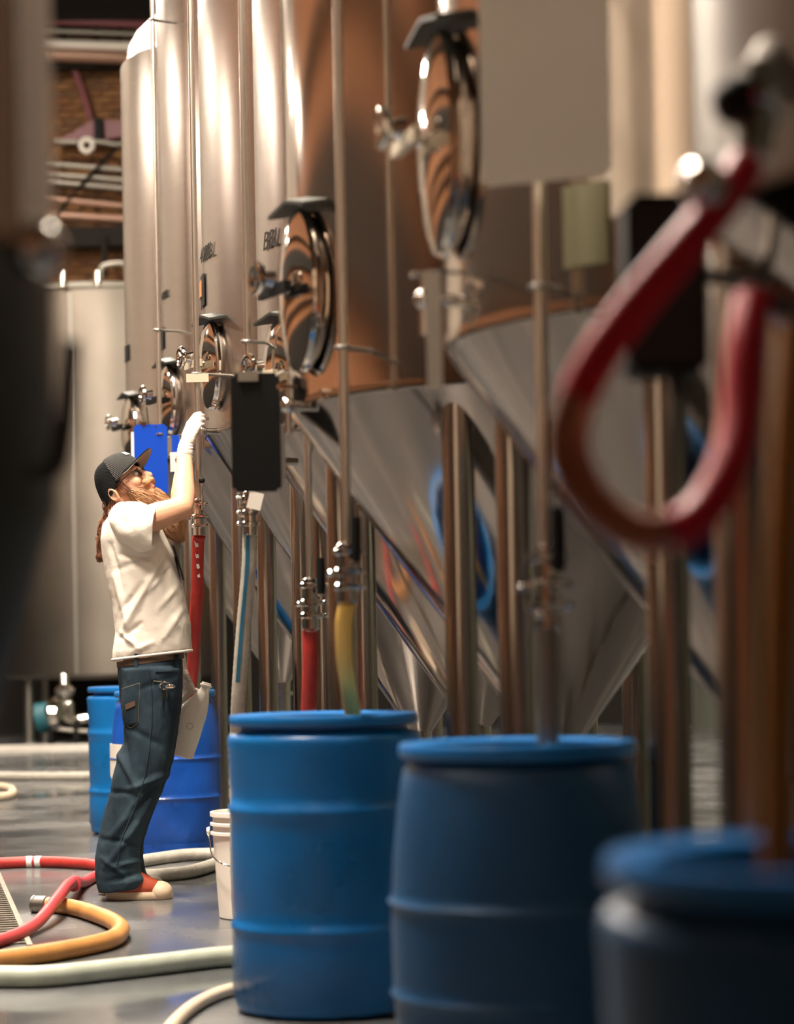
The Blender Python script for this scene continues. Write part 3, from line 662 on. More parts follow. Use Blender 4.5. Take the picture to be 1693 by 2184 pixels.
MB().lathe([(.03, -.01), (.038, -.006), (.038, .006), (.03, .01)], a + V((.012, .03, .07)), (.15, .4, .9), n=20).build('clamp_band', 'steel', t)
bb = a + V((.02, .05, .12)); MB().tube([bb, bb + V((.03, .1, .05)), bb + V((.1, .3, .05))], .022, 14).build('stub_pipe', 'dsteel', t)
hose('amber_hose', 'amber hose dropping past the frame edge into the nearest drum', [at(1690, 700, 2.5), at(1680, 900, 2.46), at(1668, 1200, 2.42), at(1662, 1500, 2.4), at(1660, 1760, 2.38), at(1662, 1900, 2.37), at(1668, 2080, 2.36)], .0185, 'amber', n=14)

# ---------------------------------------------------------------- hoses on the floor
r = .024
hose('red_hose', 'pinkish red floor hose crossing over the tan hose beside the drain', [ground(232, 1862, r), ground(205, 1868, r), ground(178, 1882, r), ground(158, 1902, r) + V((0, 0, .04)), ground(144, 1924, r) + V((0, 0, .066)), ground(118, 1950, r) + V((0, 0, .05)), ground(80, 1974, r) + V((0, 0, .012)), ground(30, 1996, r), ground(-30, 2014, r), ground(-120, 2030, r)], r, 'redfloor', n=14)
cpl = ground(160, 1903, r) + V((0, 0, .04)); dd = (ground(130, 1942, r) + V((0, 0, .066)) - cpl).normalized()
o = MB().lathe([(r * .9, -.03), (r * 1.35, -.025), (r * 1.35, .05), (r * .9, .055)], cpl + dd * .04, dd, 20).build('hose_coupling', 'redfloor'); tag(o, 'short red coupling sleeve joining the pinkish red floor hose', 'coupling')
r = .032
hose('tan_hose', 'tan orange hose bending back on itself on the wet floor', [ground(92, 1930, r), ground(125, 1931, r), ground(165, 1938, r), ground(210, 1952, r), ground(245, 1968, r), ground(258, 1984, r), ground(240, 2002, r), ground(190, 2016, r), ground(110, 2031, r), ground(20, 2044, r), ground(-60, 2052, r), ground(-160, 2056, r)], r, 'orange', n=16, ends=(0,))
r = .034
hose('pale_green_hose', 'pale green grey hose lying across the floor before the bright blue drum', [ground(-120, 2080, r), ground(0, 2083, r), ground(100, 2082, r), ground(220, 2070, r), ground(350, 2055, r), ground(480, 2040, r), ground(640, 2030, r), ground(760, 2040, r)], r, 'greenhose', n=16)
r = .019
hose('cream_hose', 'thin cream hose on the floor at the foot of the bright blue drum', [ground(330, 2240, r), ground(365, 2190, r), ground(400, 2155, r), ground(440, 2130, r), ground(490, 2112, r), ground(560, 2100, r)], r, 'cream', n=14)
r = .03
hose('grey_hose', 'grey hose loop on the floor behind the man\'s shoes', [ground(310, 1868, r), ground(345, 1866, r), ground(400, 1860, r), ground(450, 1846, r), ground(475, 1832, r), ground(462, 1822, r), ground(400, 1823, r), ground(330, 1832, r), ground(292, 1838, r)], r, 'greyhose', n=14)
r = .035
hose('grey_hose', 'far grey hose stretched straight across the floor before the curb', [ground(-60, 1655, r), ground(40, 1656, r), ground(120, 1656, r), ground(200, 1655, r), ground(300, 1652, r)], r, 'greyhose', n=12)
r = .03
hose('cream_hose', 'cream hose end curling on the floor beyond the dark near tank', [ground(-60, 1670, r), ground(-10, 1676, r), ground(22, 1682, r), ground(26, 1692, r), ground(5, 1699, r), ground(-60, 1703, r)], r, 'cream', n=12)
# trench drain
g0, g1 = ground(-4, 1866), ground(64, 2022)
dirv = (g1 - g0); L = dirv.length; dirv.normalize(); nrm = V((-dirv.y, dirv.x, 0)); 
if nrm.x > 0: nrm = -nrm
t = thing('trench_drain', 'galvanised trench drain grate set in the floor beside the hoses', 'drain', g0)
for s_ in (0, .26):
    MB().box((g0 + g1) / 2 + nrm * s_ + V((0, 0, .006)), (.02, L, .012), Matrix((-nrm, dirv, V((0, 0, 1)))).transposed()).build('edge_rail', 'grate', t, smooth=False)
MB().box((g0 + g1) / 2 + nrm * .13 + V((0, 0, .0015)), (.25, L, .001), Matrix((-nrm, dirv, V((0, 0, 1)))).transposed()).build('recess_dark', 'rubber', t, smooth=False)  # flat black sheet standing in for the dark of the recess
nbar = int(L / .075); proto = None
for i in range(nbar):
    q = g0 + dirv * (i + .5) * .075 + nrm * .13 + V((0, 0, .005))
    if proto is None:
        proto = MB().box(q, (.24, .016, .008), Matrix((-nrm, dirv, V((0, 0, 1)))).transposed()).build('grate_bar', 'grate', t, smooth=False); q0 = q
    else:
        c2 = proto.copy(); C.objects.link(c2); c2.parent = t; c2.location = q - q0

# ---------------------------------------------------------------- back wall pipework, pumps
def hpipe(label, y_l, y_r, r, m, Y, name='wall_pipe'):
    a, b = at(-60, y_l - (y_r - y_l), Y), at(330, y_r + (y_r - y_l) * .4, Y)
    t = thing(name, label, 'pipe', a, 0, 'pipes along the back wall')
    MB().cyl(a, b, r, n=14).build('tube', m, t)
    for px in (130, 200, 250):
        f = (px + 60) / 390; q = a.lerp(b, f)
        MB().box(q + V((0, (Y1 - Y) / 2, 0)), (.03, Y1 - Y, .03)).build('wall_strap', 'dark', t, smooth=False)
hpipe('dark red pipe, topmost on the brick wall', 44, 50, .05, 'pinkpaint', 28.7)
hpipe('thin grey pipe under the dark red pipe on the wall', 66, 72, .04, 'conduit', 28.8)
hpipe('bright white pipe above the pinkish pipe on the wall', 94, 99, .06, 'whitepl', 28.7)
hpipe('wide pinkish pipe under the bright white pipe', 117, 123, .08, 'pinkpipe', 28.7)
for i, (a, b, l) in enumerate(((350, 362, 'uppermost'), (372, 384, 'middle'), (388, 402, 'lowest'))):
    hpipe('thin pale conduit, %s of the three below the ring bracket' % l, a, b, .035, 'conduit', 28.95)
hpipe('brownish conduit under the three pale conduits', 424, 440, .04, 'pinkpipe', 28.9)
hpipe('brown pipe just above the dark beam on the wall', 458, 468, .05, 'pinkpipe', 28.9)
a, b = at(-60, 506, 28.85), at(330, 512, 28.85)
struct(MB().box((a + b) / 2, ((b - a).length, .3, .24)).build('trim_1', 'dark', smooth=False))
a, b = at(-60, 137, 28.9), at(330, 141, 28.9)
struct(MB().box((a + b) / 2, ((b - a).length, .2, .12)).build('trim_2', 'dark', smooth=False))
a, b = at(-60, 8, 28.8), at(330, 8, 28.8)
struct(MB().box((a + b) / 2, ((b - a).length, .3, .5)).build('trim_3', 'dark', smooth=False))
t = thing('wall_bracket', 'mauve bracket with a pale ring on the brick wall under the strap', 'bracket', at(200, 300, 28.9))
MB().slab([at(120, 300, 28.9), at(150, 285, 28.9), at(200, 255, 28.9), at(265, 258, 28.9), at(300, 262, 28.9), at(300, 285, 28.9), at(200, 300, 28.9)], (0, .15, 0)).build('housing', 'pinkpaint', t, smooth=False)
MB().torus(at(185, 310, 28.75), .075, .03, (.2, 1, .1)).build('ring', 'whitepl', t)
MB().tube(bez([at(112, 300, 28.8), at(150, 303, 28.8), at(210, 302, 28.8), at(250, 308, 28.8), at(290, 298, 28.8)], 6), .03, 10).build('hose_end', 'conduit', t)
MB().tube([at(158, 148, 28.95), at(175, 190, 28.95), at(195, 258, 28.95)], .04, 8).build('strap', 'pinkpaint', t)
MB().box(at(210, 275, 28.85), (.1, .12, .25)).build('motor_block', 'black', t, smooth=False)
o = MB().tube(bez([at(262, 300, 28.89), at(210, 355, 28.89), at(160, 410, 28.87), at(118, 462, 28.85)], 6), .02, 8).build('cable', 'black'); tag(o, 'black cable slanting down across the conduits on the brick wall', 'cable')
o = MB().cyl(at(224, 505, 28.67), at(222, 590, 28.67), .04).build('drop_pipe', 'dark'); tag(o, 'short dark pipe dropping from the beam to the wide tank lid', 'pipe')
# pumps
pY = 24.9
t = thing('transfer_pump', 'chrome pump with a teal motor on the floor under the wide tank', 'pump', at(130, 1585, pY))
gz = 0.0
def pp(px, py, d=0): return at(px, py, pY + d)
MB().cyl(pp(78, 1532), pp(112, 1528), .16, .16, 20).cyl(pp(112, 1528), pp(120, 1527), .12, .12, 20).build('motor', 'teal', t)
MB().lathe([(.05, 0), (.17, .02), (.19, .08), (.15, .14), (.05, .16)], pp(112, 1524), (1, -.5, .1), 24).build('volute', 'chrome', t)
MB().tube(bez([pp(128, 1520), pp(145, 1500), pp(152, 1536), pp(170, 1535), pp(188, 1533)], 6), .055, 12).build('outlet_pipe', 'chrome', t)
MB().lathe([(.06, 0), (.10, .02), (.11, .08), (.06, .12), (.05, .22), (.02, .26)], pp(137, 1487), (0, 0, 1), 18).build('valve_bonnet', 'chrome', t)
MB().cyl(pp(137, 1487), pp(137, 1520), .045).build('riser', 'chrome', t)
MB().box((pp(135, 1575).x, pY, .02), (.55, .35, .04)).box(pp(110, 1560), (.05, .25, .26)).box(pp(165, 1560), (.05, .25, .26)).build('base_frame', 'black', t, smooth=False)
MB().tube(bez([pp(110, 1553, -.1), pp(150, 1558, -.1), pp(190, 1560, -.1)], 6), .02, 8).build('drain_line', 'conduit', t)

# ---------------------------------------------------------------- the man
YM = 9.85
def P2(px, py, dy=0.0): return at(px, py, YM + dy)
PX = YM / F                                   # metres per pixel at the man
man = thing('person', 'bearded person in black cap and off-white T-shirt reaching up, white jug in hand', 'person', (P2(285, 1900).x, YM, 0))
Yax = V((0, 1, 0))
th = math.radians(36)
HF, HU = V((math.cos(th), 0, math.sin(th))), V((-math.sin(th), 0, math.cos(th)))
_yaw = Matrix.Rotation(math.radians(-14), 3, HU) @ Matrix.Rotation(math.radians(-6), 3, HF)
HF, HS, HU = _yaw @ HF, _yaw @ Yax, _yaw @ HU
HC = P2(262, 1035)
def Hd(f, u, y=0): return HC + HF * f + HU * u + HS * y
HM = Matrix((HF, HS, HU)).transposed()
# --- body
b = MB()
b.ell(Hd(-.006, .022), (.100, .077, .100), HM, 24).ell(Hd(.038, -.035), (.060, .062, .085), HM, 20).ell(Hd(.055, -.095), (.048, .045, .036), HM, 16)
b.ell(Hd(.084, .014), (.02, .05, .018), HM, 16)
b.cap_chain([Hd(.094, -.002), Hd(.112, -.026), Hd(.119, -.037)], [.012, .015, .016], 12)
for s_ in (-1, 1):
    b.sph(Hd(.108, -.042, s_ * .013), .010).ell(Hd(.066, -.035, s_ * .04), (.028, .022, .025), HM, 12)
    ec = Hd(-.030, -.026, s_ * .077); em = HM @ Matrix.Rotation(s_ * .3, 3, 'Z') @ Matrix.Rotation(-.15, 3, 'Y')
    b.ell(ec, (.020, .007, .030), em, 16)
    ex, ez = em @ V((1, 0, 0)), em @ V((0, 0, 1))
    b.torus(ec + ex * -.002 + HS * s_ * .008, .024, .0055, em @ V((0, 1, 0)), 24, 8, .72, 1.15, xdir=ex)
    b.ell(ec + ex * .004 - ez * .026 + Yax * s_ * .004, (.010, .007, .009), em, 10)
b.ell(Hd(.100, -.070), (.013, .022, .008), HM, 12).ell(Hd(.099, -.083), (.014, .020, .009), HM, 12)
b.cap_chain([Hd(-.03, -.06), P2(258, 1090), P2(266, 1125)], [.064, .060, .06], 18)
tor = [(272, 1125, .08, .13), (282, 1160, .095, .15), (300, 1220, .105, .15), (310, 1290, .11, .155), (318, 1350, .11, .155), (320, 1400, .115, .16), (322, 1450, .105, .155)]
b.loft([(P2(x, y), V((a, 0, 0)), Yax * w_) for x, y, a, w_ in tor], 24)
SHR, ELR, WRR = P2(290, 1117, -.205), P2(389, 1083, -.17), P2(394, 975, .05)
b.cap_chain([P2(278, 1118, -.10), SHR, SHR.lerp(ELR, .5), ELR], [.050, .060, .058, .046], 18)
b.cap_chain([ELR, ELR.lerp(WRR, .25), ELR.lerp(WRR, .6), WRR], [.046, .052, .043, .031], 18)
b.ell(ELR + V((.012, 0, -.02)), (.03, .03, .03))
SHL, ELL, WRL = P2(280, 1115, .18), P2(300, 1270, .30), P2(380, 1405, .27)
b.cap_chain([P2(276, 1118, .10), SHL, SHL.lerp(ELL, .5), ELL], [.05, .060, .056, .045], 16)
b.cap_chain([ELL, ELL.lerp(WRL, .3), WRL], [.045, .047, .031], 16)
for s_ in (-1, 1):
    b.cap_chain([P2(320, 1450, s_ * .085), P2(300, 1650, s_ * .10), P2(255, 1860, s_ * .11), P2(262, 1885, s_ * .11)], [.085, .058, .042, .04], 14)
def hand(b, wr, kn, mids, tips, thumb, rp=.024, rf=.0085):
    """palm from the wrist to the four knuckles, then five separate fingers"""
    for k in kn: b.cap_chain([wr, wr.lerp(k, .5), k], [rp, rp * .82, rf * 1.25], 10)
    for k, m_, t_ in zip(kn, mids, tips): b.cap_chain([k, m_, t_], [rf * 1.15, rf * 1.02, rf * .85], 10)
    b.cap_chain([wr.lerp(kn[0], .25)] + thumb, [rp * .8, rf * 1.45, rf * 1.25, rf], 10)
hr = dict(wr=P2(396, 955, .075),
    kn=[P2(403, 903, .115), P2(408, 908, .098), P2(412, 915, .085), P2(415, 924, .075)],
    mids=[P2(416, 885, .125), P2(423, 888, .108), P2(427, 896, .096), P2(427, 907, .088)],
    tips=[P2(427, 881, .145), P2(433, 886, .135), P2(435, 895, .124), P2(433, 905, .114)],
    thumb=[P2(394, 928, .12), P2(402, 908, .14), P2(411, 894, .142)])
hand(b, rp=.026, rf=.0088, **hr)
hl = dict(wr=P2(384, 1418, .27),
    kn=[P2(396, 1447, .235), P2(393, 1452, .252), P2(390, 1456, .270), P2(387, 1459, .287)],
    mids=[P2(408, 1465, .238), P2(404, 1472, .255), P2(400, 1477, .272), P2(396, 1480, .288)],
    tips=[P2(413, 1470, .240), P2(400, 1488, .257), P2(394, 1491, .272), P2(390, 1492, .286)],
    thumb=[P2(397, 1438, .225), P2(404, 1455, .218), P2(411, 1466, .222)])
hand(b, rp=.024, rf=.0085, **hl)
me = fuse(b, .0042, 5)
body = link('body', me, 'skin', man, angle=180)
# --- gloves
def glove(h, name, cuff):
    g = MB(); hand(g, rp=.0275, rf=.0102, **h)
    g.cap_chain(cuff[0], cuff[1], 18)
    me = fuse(g, .0034, 4)
    for v in me.vertices:                      # wrinkles around the wrist
        px, py = proj(v.co); d = min(abs(py - cuff[2]), 60) / 60
        n_ = noise.noise(V((v.co.x * 16, v.co.y * 16, v.co.z * 95))) + .6 * math.sin(v.co.z * 520 + 3 * noise.noise(v.co * 22))
        v.co += v.normal * .0016 * n_ * (1 - d)
    return link(name, me, 'glove', man, angle=180)
gr_ = glove(hr, 'glove', ([WRR + V((-.002, .0, -.012)), WRR + V((0, 0, .01)), P2(396, 955, .075), P2(398, 945, .08)], [.036, .0345, .034, .031], 955))
MB().torus(WRR + V((-.002, 0, -.012)), .0355, .0042, (WRR - ELR).normalized(), 28, 8).build('glove_cuff', 'glove', gr_, angle=180)
gl_ = glove(hl, 'glove', ([WRL + (ELL - WRL).normalized() * .05, WRL, P2(384, 1418, .27)], [.036, .034, .03], 1418))
# --- shirt: lofted torso fused with two sleeves, then pulled into folds
b = MB()
sh = [(250, 408, 1397, .165), (250, 406.5, 1382, .172), (250, 405, 1340, .176), (240, 399, 1290, .178), (229, 389, 1240, .180), (220, 376, 1190, .182), (216, 358, 1150, .184), (221, 346, 1120, .188), (234, 334, 1100, .178), (246, 318, 1087, .13), (253, 304, 1079, .085)]
rings = []
for x0, x1, y, w_ in sh:
    A, B_ = P2(x0, y), P2(x1, y); c = (A + B_) / 2; tilt = 0
    if y > 1330: A, B_ = P2(x0 - (10 if y > 1380 else 4), y + 10), P2(x1 + 2, y - 10)
    c = (A + B_) / 2
    rings.append((c, (B_ - A) / 2, Yax * w_))
b.loft(rings, 40, 2.3)
me = fuse(b, .0065, 5)
FOLDS = [((345, 1190), (262, 1345), 9, .016), ((352, 1215), (318, 1262), 7, .010), ((338, 1180), (250, 1215), 9, -.012), ((262, 1182), (325, 1192), 8, -.020), ((322, 1092), (262, 1165), 8, .009), ((300, 1090), (252, 1150), 6, -.007), ((330, 1110), (290, 1160), 6, .006),
         ((380, 1250), (335, 1300), 8, .008), ((365, 1210), (330, 1240), 6, -.008), ((245, 1230), (275, 1345), 8, .010), ((262, 1352), (300, 1385), 7, .012), ((300, 1330), (258, 1362), 7, -.009), ((236, 1160), (262, 1260), 7, -.008), ((390, 1300), (340, 1372), 9, .007), ((325, 1370), (275, 1392), 7, .007), ((305, 1245), (262, 1300), 7, -.008)]
def seg(px, py, a, b_):
    dx, dy = b_[0] - a[0], b_[1] - a[1]; t_ = max(0, min(1, ((px - a[0]) * dx + (py - a[1]) * dy) / (dx * dx + dy * dy)))
    return math.hypot(px - a[0] - dx * t_, py - a[1] - dy * t_), t_
nr = [v.normal.copy() for v in me.vertices]
for v, n_ in zip(me.vertices, nr):
    px, py = proj(v.co); d = 0
    for a, b_, w_, am in FOLDS:
        q, t_ = seg(px, py, a, b_)
        if q < 3 * w_: d += am * .95 * math.exp(-(q / (w_ * .8)) ** 2) * (.35 + .65 * math.sin(math.pi * min(1, .15 + .85 * t_)))
    side = min(1, abs(n_.y) * 1.3)
    q = v.co.x * 9 + v.co.z * 5
    d = d * side + .0038 * noise.noise(V((q * 1.1, v.co.y * 7, (v.co.z * 2.2 - v.co.x * 2.2) * 1.2))) + .0016 * noise.noise(v.co * 26)
    v.co += n_ * d
shirt = link('t_shirt', me, 'shirt', man, angle=180)
def sleeve(path, rads, name):
    P = bez(path, 8); n_ = len(P); b = MB(); rg = []
    for i, p in enumerate(P):
        d = (P[min(i + 1, n_ - 1)] - P[max(i - 1, 0)]).normalized(); up = V((0, 0, 1)); up = (up - d * up.dot(d)).normalized(); sd = d.cross(up)
        x = i / (n_ - 1) * (len(rads) - 1); k = min(int(x), len(rads) - 2); r = rads[k] + (rads[k + 1] - rads[k]) * (x - k); r_ = []
        for j in range(48):
            a = 2 * math.pi * j / 48; q = p + up * math.cos(a) * r + sd * math.sin(a) * r * .86
            q += (q - p).normalized() * (.006 * noise.noise(V((q.x * 22 + q.z * 16, q.y * 18, q.z * 9))) + .004 * math.sin(5 * a + 9 * i / n_) * i / n_)
            r_.append(q)
        rg.append(r_)
    inner = [[P[-1 - k] + (q - P[-1 - k]) * .93 for q in rg[-1 - k]] for k in (0, 3)]
    b._q(rg + inner, True, True, True); return b.build(name, 'shirt', shirt, angle=180)
sleeve([P2(262, 1112, -.09), P2(283, 1118, -.165), P2(308, 1126, -.205), P2(333, 1128, -.212)], [.082, .096, .097, .090], 'sleeve')
sleeve([P2(262, 1115, .09), P2(270, 1128, .16), P2(276, 1155, .215), P2(283, 1190, .24)], [.075, .092, .094, .09], 'sleeve')
# hem, neck rib
def ringof(c, U, W, r, name, m, par, power=2.3, n=48):
    pts = []
    for k in range(n + 1):
        a = 2 * math.pi * k / n; ca, sa = math.cos(a), math.sin(a); f = (abs(ca) ** power + abs(sa) ** power) ** (-1 / power)
        pts.append(c + U * ca * f + W * sa * f)
    return MB().tube(pts, r, 6, cap=False).build(name, m, par, angle=180)
c, U, W = rings[1]; ringof(c + V((0, 0, -.03)), U * 1.0, W * 1.0, .006, 'hem', 'shirt', shirt)
c, U, W = rings[-1]; ringof(c + V((0, 0, .004)), U * .93, W * .93, .007, 'neck_rib', 'shirt', shirt, 2)
MB().slab([P2(368, 1165, -.09), P2(378, 1195, -.10), P2(388, 1235, -.10), P2(391, 1238, -.02), P2(378, 1195, .0), P2(364, 1160, .0)], (.006, 0, .002)).build('chest_print', 'dark', shirt, smooth=False)
# --- belt
A, B_ = P2(250, 1418), P2(392, 1398); c = (A + B_) / 2; U = (B_ - A) / 2
b = MB()
b.loft([(c + V((0, 0, -.012)), U * 1.0, Yax * .163), (c + V((0, 0, .012)), U * 1.0, Yax * .163)], 40, 2.3); 
belt = b.build('belt', 'belt', man)
# --- jeans
b = MB()
def leg_rings(dyc, ofs=0):
    L = [(257, 386, 1425, .125), (260, 388, 1460, .122), (258, 385, 1500, .118), (262, 379, 1540, .112), (262, 372, 1580, .106), (252, 364, 1620, .102), (242, 354, 1655, .098), (232, 338, 1695, .096), (221, 318, 1740, .096), (209, 302, 1790, .098), (203, 297, 1830, .102), (203, 303, 1862, .106), (206, 312, 1885, .108), (212, 296, 1903, .104)]
    out = []
    for x0, x1, y, w_ in L:
        f = min(1, max(0, (y - 1425) / 200)); A, B_ = P2(x0 + ofs * f, y, dyc * (.85 + .25 * f)), P2(x1 + ofs * f, y, dyc * (.85 + .25 * f))
        sl = 6 if y < 1880 else 9
        if y > 1850: B_ = P2(x1 + ofs * f, y - sl, dyc * 1.1)
        out.append(((A + B_) / 2, (B_ - A) / 2, Yax * w_))
    return out
b.loft(leg_rings(-.095), 28, 2.3); b.loft(leg_rings(.105, 6), 28, 2.3)
pel = [(252, 389, 1412, .160), (254, 389, 1440, .168), (256, 388, 1470, .175), (260, 380, 1510, .17), (272, 366, 1545, .14)]
R_ = []
for x0, x1, y, w_ in pel:
    A, B_ = P2(x0, y + (8 if y < 1450 else 0)), P2(x1, y - (8 if y < 1450 else 0)); R_.append(((A + B_) / 2, (B_ - A) / 2, Yax * w_))
b.loft(R_, 36, 2.4)
me = fuse(b, .0065, 6)
JF = [((355, 1652), (262, 1690), 9, .012), ((348, 1668), (270, 1740), 8, -.010), ((250, 1600), (300, 1700), 8, .012), ((238, 1690), (285, 1690), 7, -.010), ((300, 1700), (235, 1790), 10, .012), ((335, 1690), (262, 1800), 8, .008), ((258, 1545), (345, 1590), 9, -.006), ((215, 1790), (300, 1800), 7, -.008), ((290, 1760), (225, 1850), 9, .010), ((300, 1835), (240, 1850), 7, .010), ((305, 1860), (230, 1880), 7, -.009), ((215, 1830), (270, 1870), 6, .007), ((262, 1560), (275, 1640), 8, -.008), ((330, 1440), (380, 1520), 8, .006), ((375, 1440), (300, 1470), 8, -.005)]
nr = [v.normal.copy() for v in me.vertices]
for v, n_ in zip(me.vertices, nr):
    px, py = proj(v.co); d = 0
    for a, b_, w_, am in JF:
        q, t_ = seg(px, py, a, b_)
        if q < 3 * w_: d += am * 1.25 * math.exp(-(q / (w_ * .8)) ** 2) * (.4 + .6 * math.sin(math.pi * t_))
    d += .004 * noise.noise(V((v.co.x * 14, v.co.y * 9, v.co.z * 7))) + .002 * noise.noise(v.co * 30)
    v.co += n_ * d
    if v.co.z < .012: v.co.z = .012
jeans = link('jeans', me, 'denim', man, angle=180)
def on(mesh_obj, px, py):
    """first hit of the sight line on a mesh (to lay pockets and seams on the cloth)"""
    o = V((0, 0, H)); d = (at(px, py, 1) - o).normalized(); inv = chain(mesh_obj).inverted()
    ok, loc, n_, i = mesh_obj.ray_cast(inv @ o, inv.to_3x3() @ d)
    return (chain(mesh_obj) @ loc, n_) if ok else (P2(px, py, -.18), V((0, -1, 0)))
def sheet_on(obj, pts, off, name, m, par, nu=8, nv=8):
    """a thin patch of cloth laid over obj; pts = four pixel corners"""
    a, b_, c_, d_ = pts; g = []; bm = MB()
    for i in range(nu + 1):
        u = i / nu; row = []
        for j in range(nv + 1):
            v_ = j / nv; x = (a[0] * (1 - u) + b_[0] * u) * (1 - v_) + (d_[0] * (1 - u) + c_[0] * u) * v_
            y = (a[1] * (1 - u) + b_[1] * u) * (1 - v_) + (d_[1] * (1 - u) + c_[1] * u) * v_
            p, n_ = on(obj, x, y); row.append(p + n_ * off)
        g.append(row)
    bm._q(g, False); return bm.build(name, m, par, angle=180)
def seam_on(obj, pts, r, name, m, par):
    P = []
    for (x0, y0), (x1, y1) in zip(pts[:-1], pts[1:]):
        n_ = max(2, int(math.hypot(x1 - x0, y1 - y0) / 5))
        for k in range(n_): p, q = on(obj, x0 + (x1 - x0) * k / n_, y0 + (y1 - y0) * k / n_); P.append(p + q * r * .6)
    return MB().tube(P, r, 6).build(name, m, par, angle=180)
bp_ = sheet_on(jeans, [(261, 1470), (297, 1458), (294, 1540), (268, 1548)], .005, 'back_pocket', 'denim', jeans)
seam_on(bp_, [(263, 1474), (296, 1460)], .0022, 'stitching', 'thread', bp_) if False else None
seam_on(jeans, [(262, 1469), (298, 1457), (295, 1542), (280, 1553), (266, 1545)], .0022, 'pocket_stitching', 'thread', jeans)
seam_on(jeans, [(318, 1420), (324, 1480), (324, 1540), (318, 1600), (310, 1650), (296, 1700), (275, 1750), (256, 1800), (250, 1850)], .0025, 'side_seam', 'denim', jeans)
seam_on(jeans, [(328, 1452), (350, 1456), (368, 1458)], .003, 'pocket_edge', 'thread', jeans)
sheet_on(jeans, [(330, 1422), (368, 1420), (366, 1432), (330, 1434)], .005, 'coin_pocket', 'denim', jeans, 5, 4)
sheet_on(jeans, [(270, 1502), (290, 1494), (290, 1505), (272, 1514)], .009, 'leather_patch', 'belt', jeans, 4, 4)
for px in (292, 374):
    p, n_ = on(jeans, px, 1418); MB().box(p + n_ * .008 + V((0, 0, .012)), (.016, .008, .06)).build('belt_loop', 'denim', jeans, smooth=False)
kc_ = on(jeans, 350, 1462)[0] + V((0, -.008, 0))
kb = MB().torus(kc_, .016, .003, (0, 1, .2)).cyl(kc_ + V((-.01, -.003, -.01)), kc_ + V((-.008, -.003, -.065)), .004, n=8).cyl(kc_ + V((.008, -.003, -.01)), kc_ + V((.012, -.003, -.05)), .0035, n=8).ell(kc_ + V((.025, -.004, -.004)), (.022, .008, .010))
kb.build('key_ring', 'chrome', man)
# --- shoes
def shoe(dy, ofs):
    t_ = V((ofs * PX, 0, 0)); x0, x1 = P2(225, 1900, dy).x, P2(369, 1900, dy).x; L = x1 - x0; yc = YM + dy
    def rg(fs):
        return [(V((x0 + L * f, yc, z)) + t_, V((L * hx, 0, 0)), Yax * hy) for f, z, hx, hy in fs]
    b = MB(); b.loft(rg([(.5, .0, .475, .044), (.5, .005, .495, .050), (.5, .024, .5, .051), (.49, .034, .485, .048)]), 36, 2.15); sole = b.build('shoe', 'sole', man, angle=60)
    b = MB(); b.loft(rg([(.47, .03, .43, .046), (.46, .055, .42, .045), (.40, .085, .33, .042), (.32, .11, .24, .038), (.28, .13, .18, .034)]), 28, 2.4); b.build('upper', 'redcanvas', sole, angle=180)
    b = MB(); b.ell(V((x0 + L * .81, yc, .030)) + t_, (L * .185, .050, .046), n=28); b.build('toe_cap', 'sole', sole, angle=180)
    for k in range(4):
        p = V((x0 + L * (.50 + .06 * k), yc, .098 - .012 * k)) + t_; MB().tube([p + V((0, -.022, -.004)), p + V((0, 0, .004)), p + V((0, .022, -.004))], .0035, 6).build('lace', 'sole', sole)
shoe(-.105, 0); shoe(.115, -17)
# --- cap
def crown(front):
    b = MB(); n, m_ = 36, 12; rg = []
    for i in range(m_ + 1):
        t_ = math.pi / 2 * i / m_; r = []
        for k in range(n):
            a = 2 * math.pi * k / n
            f, y = .112 * math.cos(a), .090 * math.sin(a)
            base = .036 + .030 * (math.cos(a) - 1) - (.03 * (1 - math.cos(a)) / 2 if math.cos(a) < 0 else 0)   # lower at the nape
            s_ = math.sin(t_); c_ = math.cos(t_) ** .62 if math.cos(t_) > 1e-6 else 0
            r.append(Hd(-.004 + f * max(.02, c_), base + (.128 - base) * s_ + (.004 if front else 0) * s_, y * max(.02, c_)))
        rg.append(r)
    return rg, n
rg, n = crown(False)
b = MB(); b._q(rg, True, False, True); cap = b.build('cap', 'cap', man, angle=180)
so = cap.modifiers.new('thick', 'SOLIDIFY'); so.thickness = .004; so.offset = -1
b = MB(); sel = [k for k in range(-8, 9)]
b._q([[p[k % n] + (p[k % n] - Hd(-.004, .03)).normalized() * .004 for k in sel] for p in rg[:-2]], False); fp = b.build('front_panel', 'capfront', cap, angle=180)
sel = [k for k in range(-2, 5)]
b = MB(); b._q([[p[k % n] + (p[k % n] - Hd(-.004, .03)).normalized() * .0075 for k in (-2, -1, 0)] for p in rg[4:7]], False); b.build('white_patch', 'white', fp, angle=180)
b = MB(); top = []; bot = []
for i in range(7):
    rr = i / 6; r0, r1 = [], []
    for k in range(17):
        a = -1.22 + 2.44 * k / 16; ca, sa = math.cos(a), math.sin(a)
        ext = .082 * rr * (1 - .42 * (abs(a) / 1.22) ** 2.4)
        f = -.004 + .112 * ca + ext * (.75 + .25 * ca); y = .090 * sa * (1 - .06 * rr) + .0 * rr
        u = .040 + .030 * (ca - 1) + .010 * rr - .014 * rr * sa * sa
        r0.append(Hd(f, u + .003, y)); r1.append(Hd(f, u - .002, y))
    top.append(r0); bot.append(r1)
b._q(top, False); brim = b.build('brim', 'cap', cap, angle=180); s2 = brim.modifiers.new('t', 'SOLIDIFY'); s2.thickness = .0025
b = MB(); b._q(bot, False); b.build('brim_underside', 'brimunder', brim, angle=180)
b = MB(); b.sph(Hd(-.004, .130), .007); b.build('cap_button', 'cap', cap)
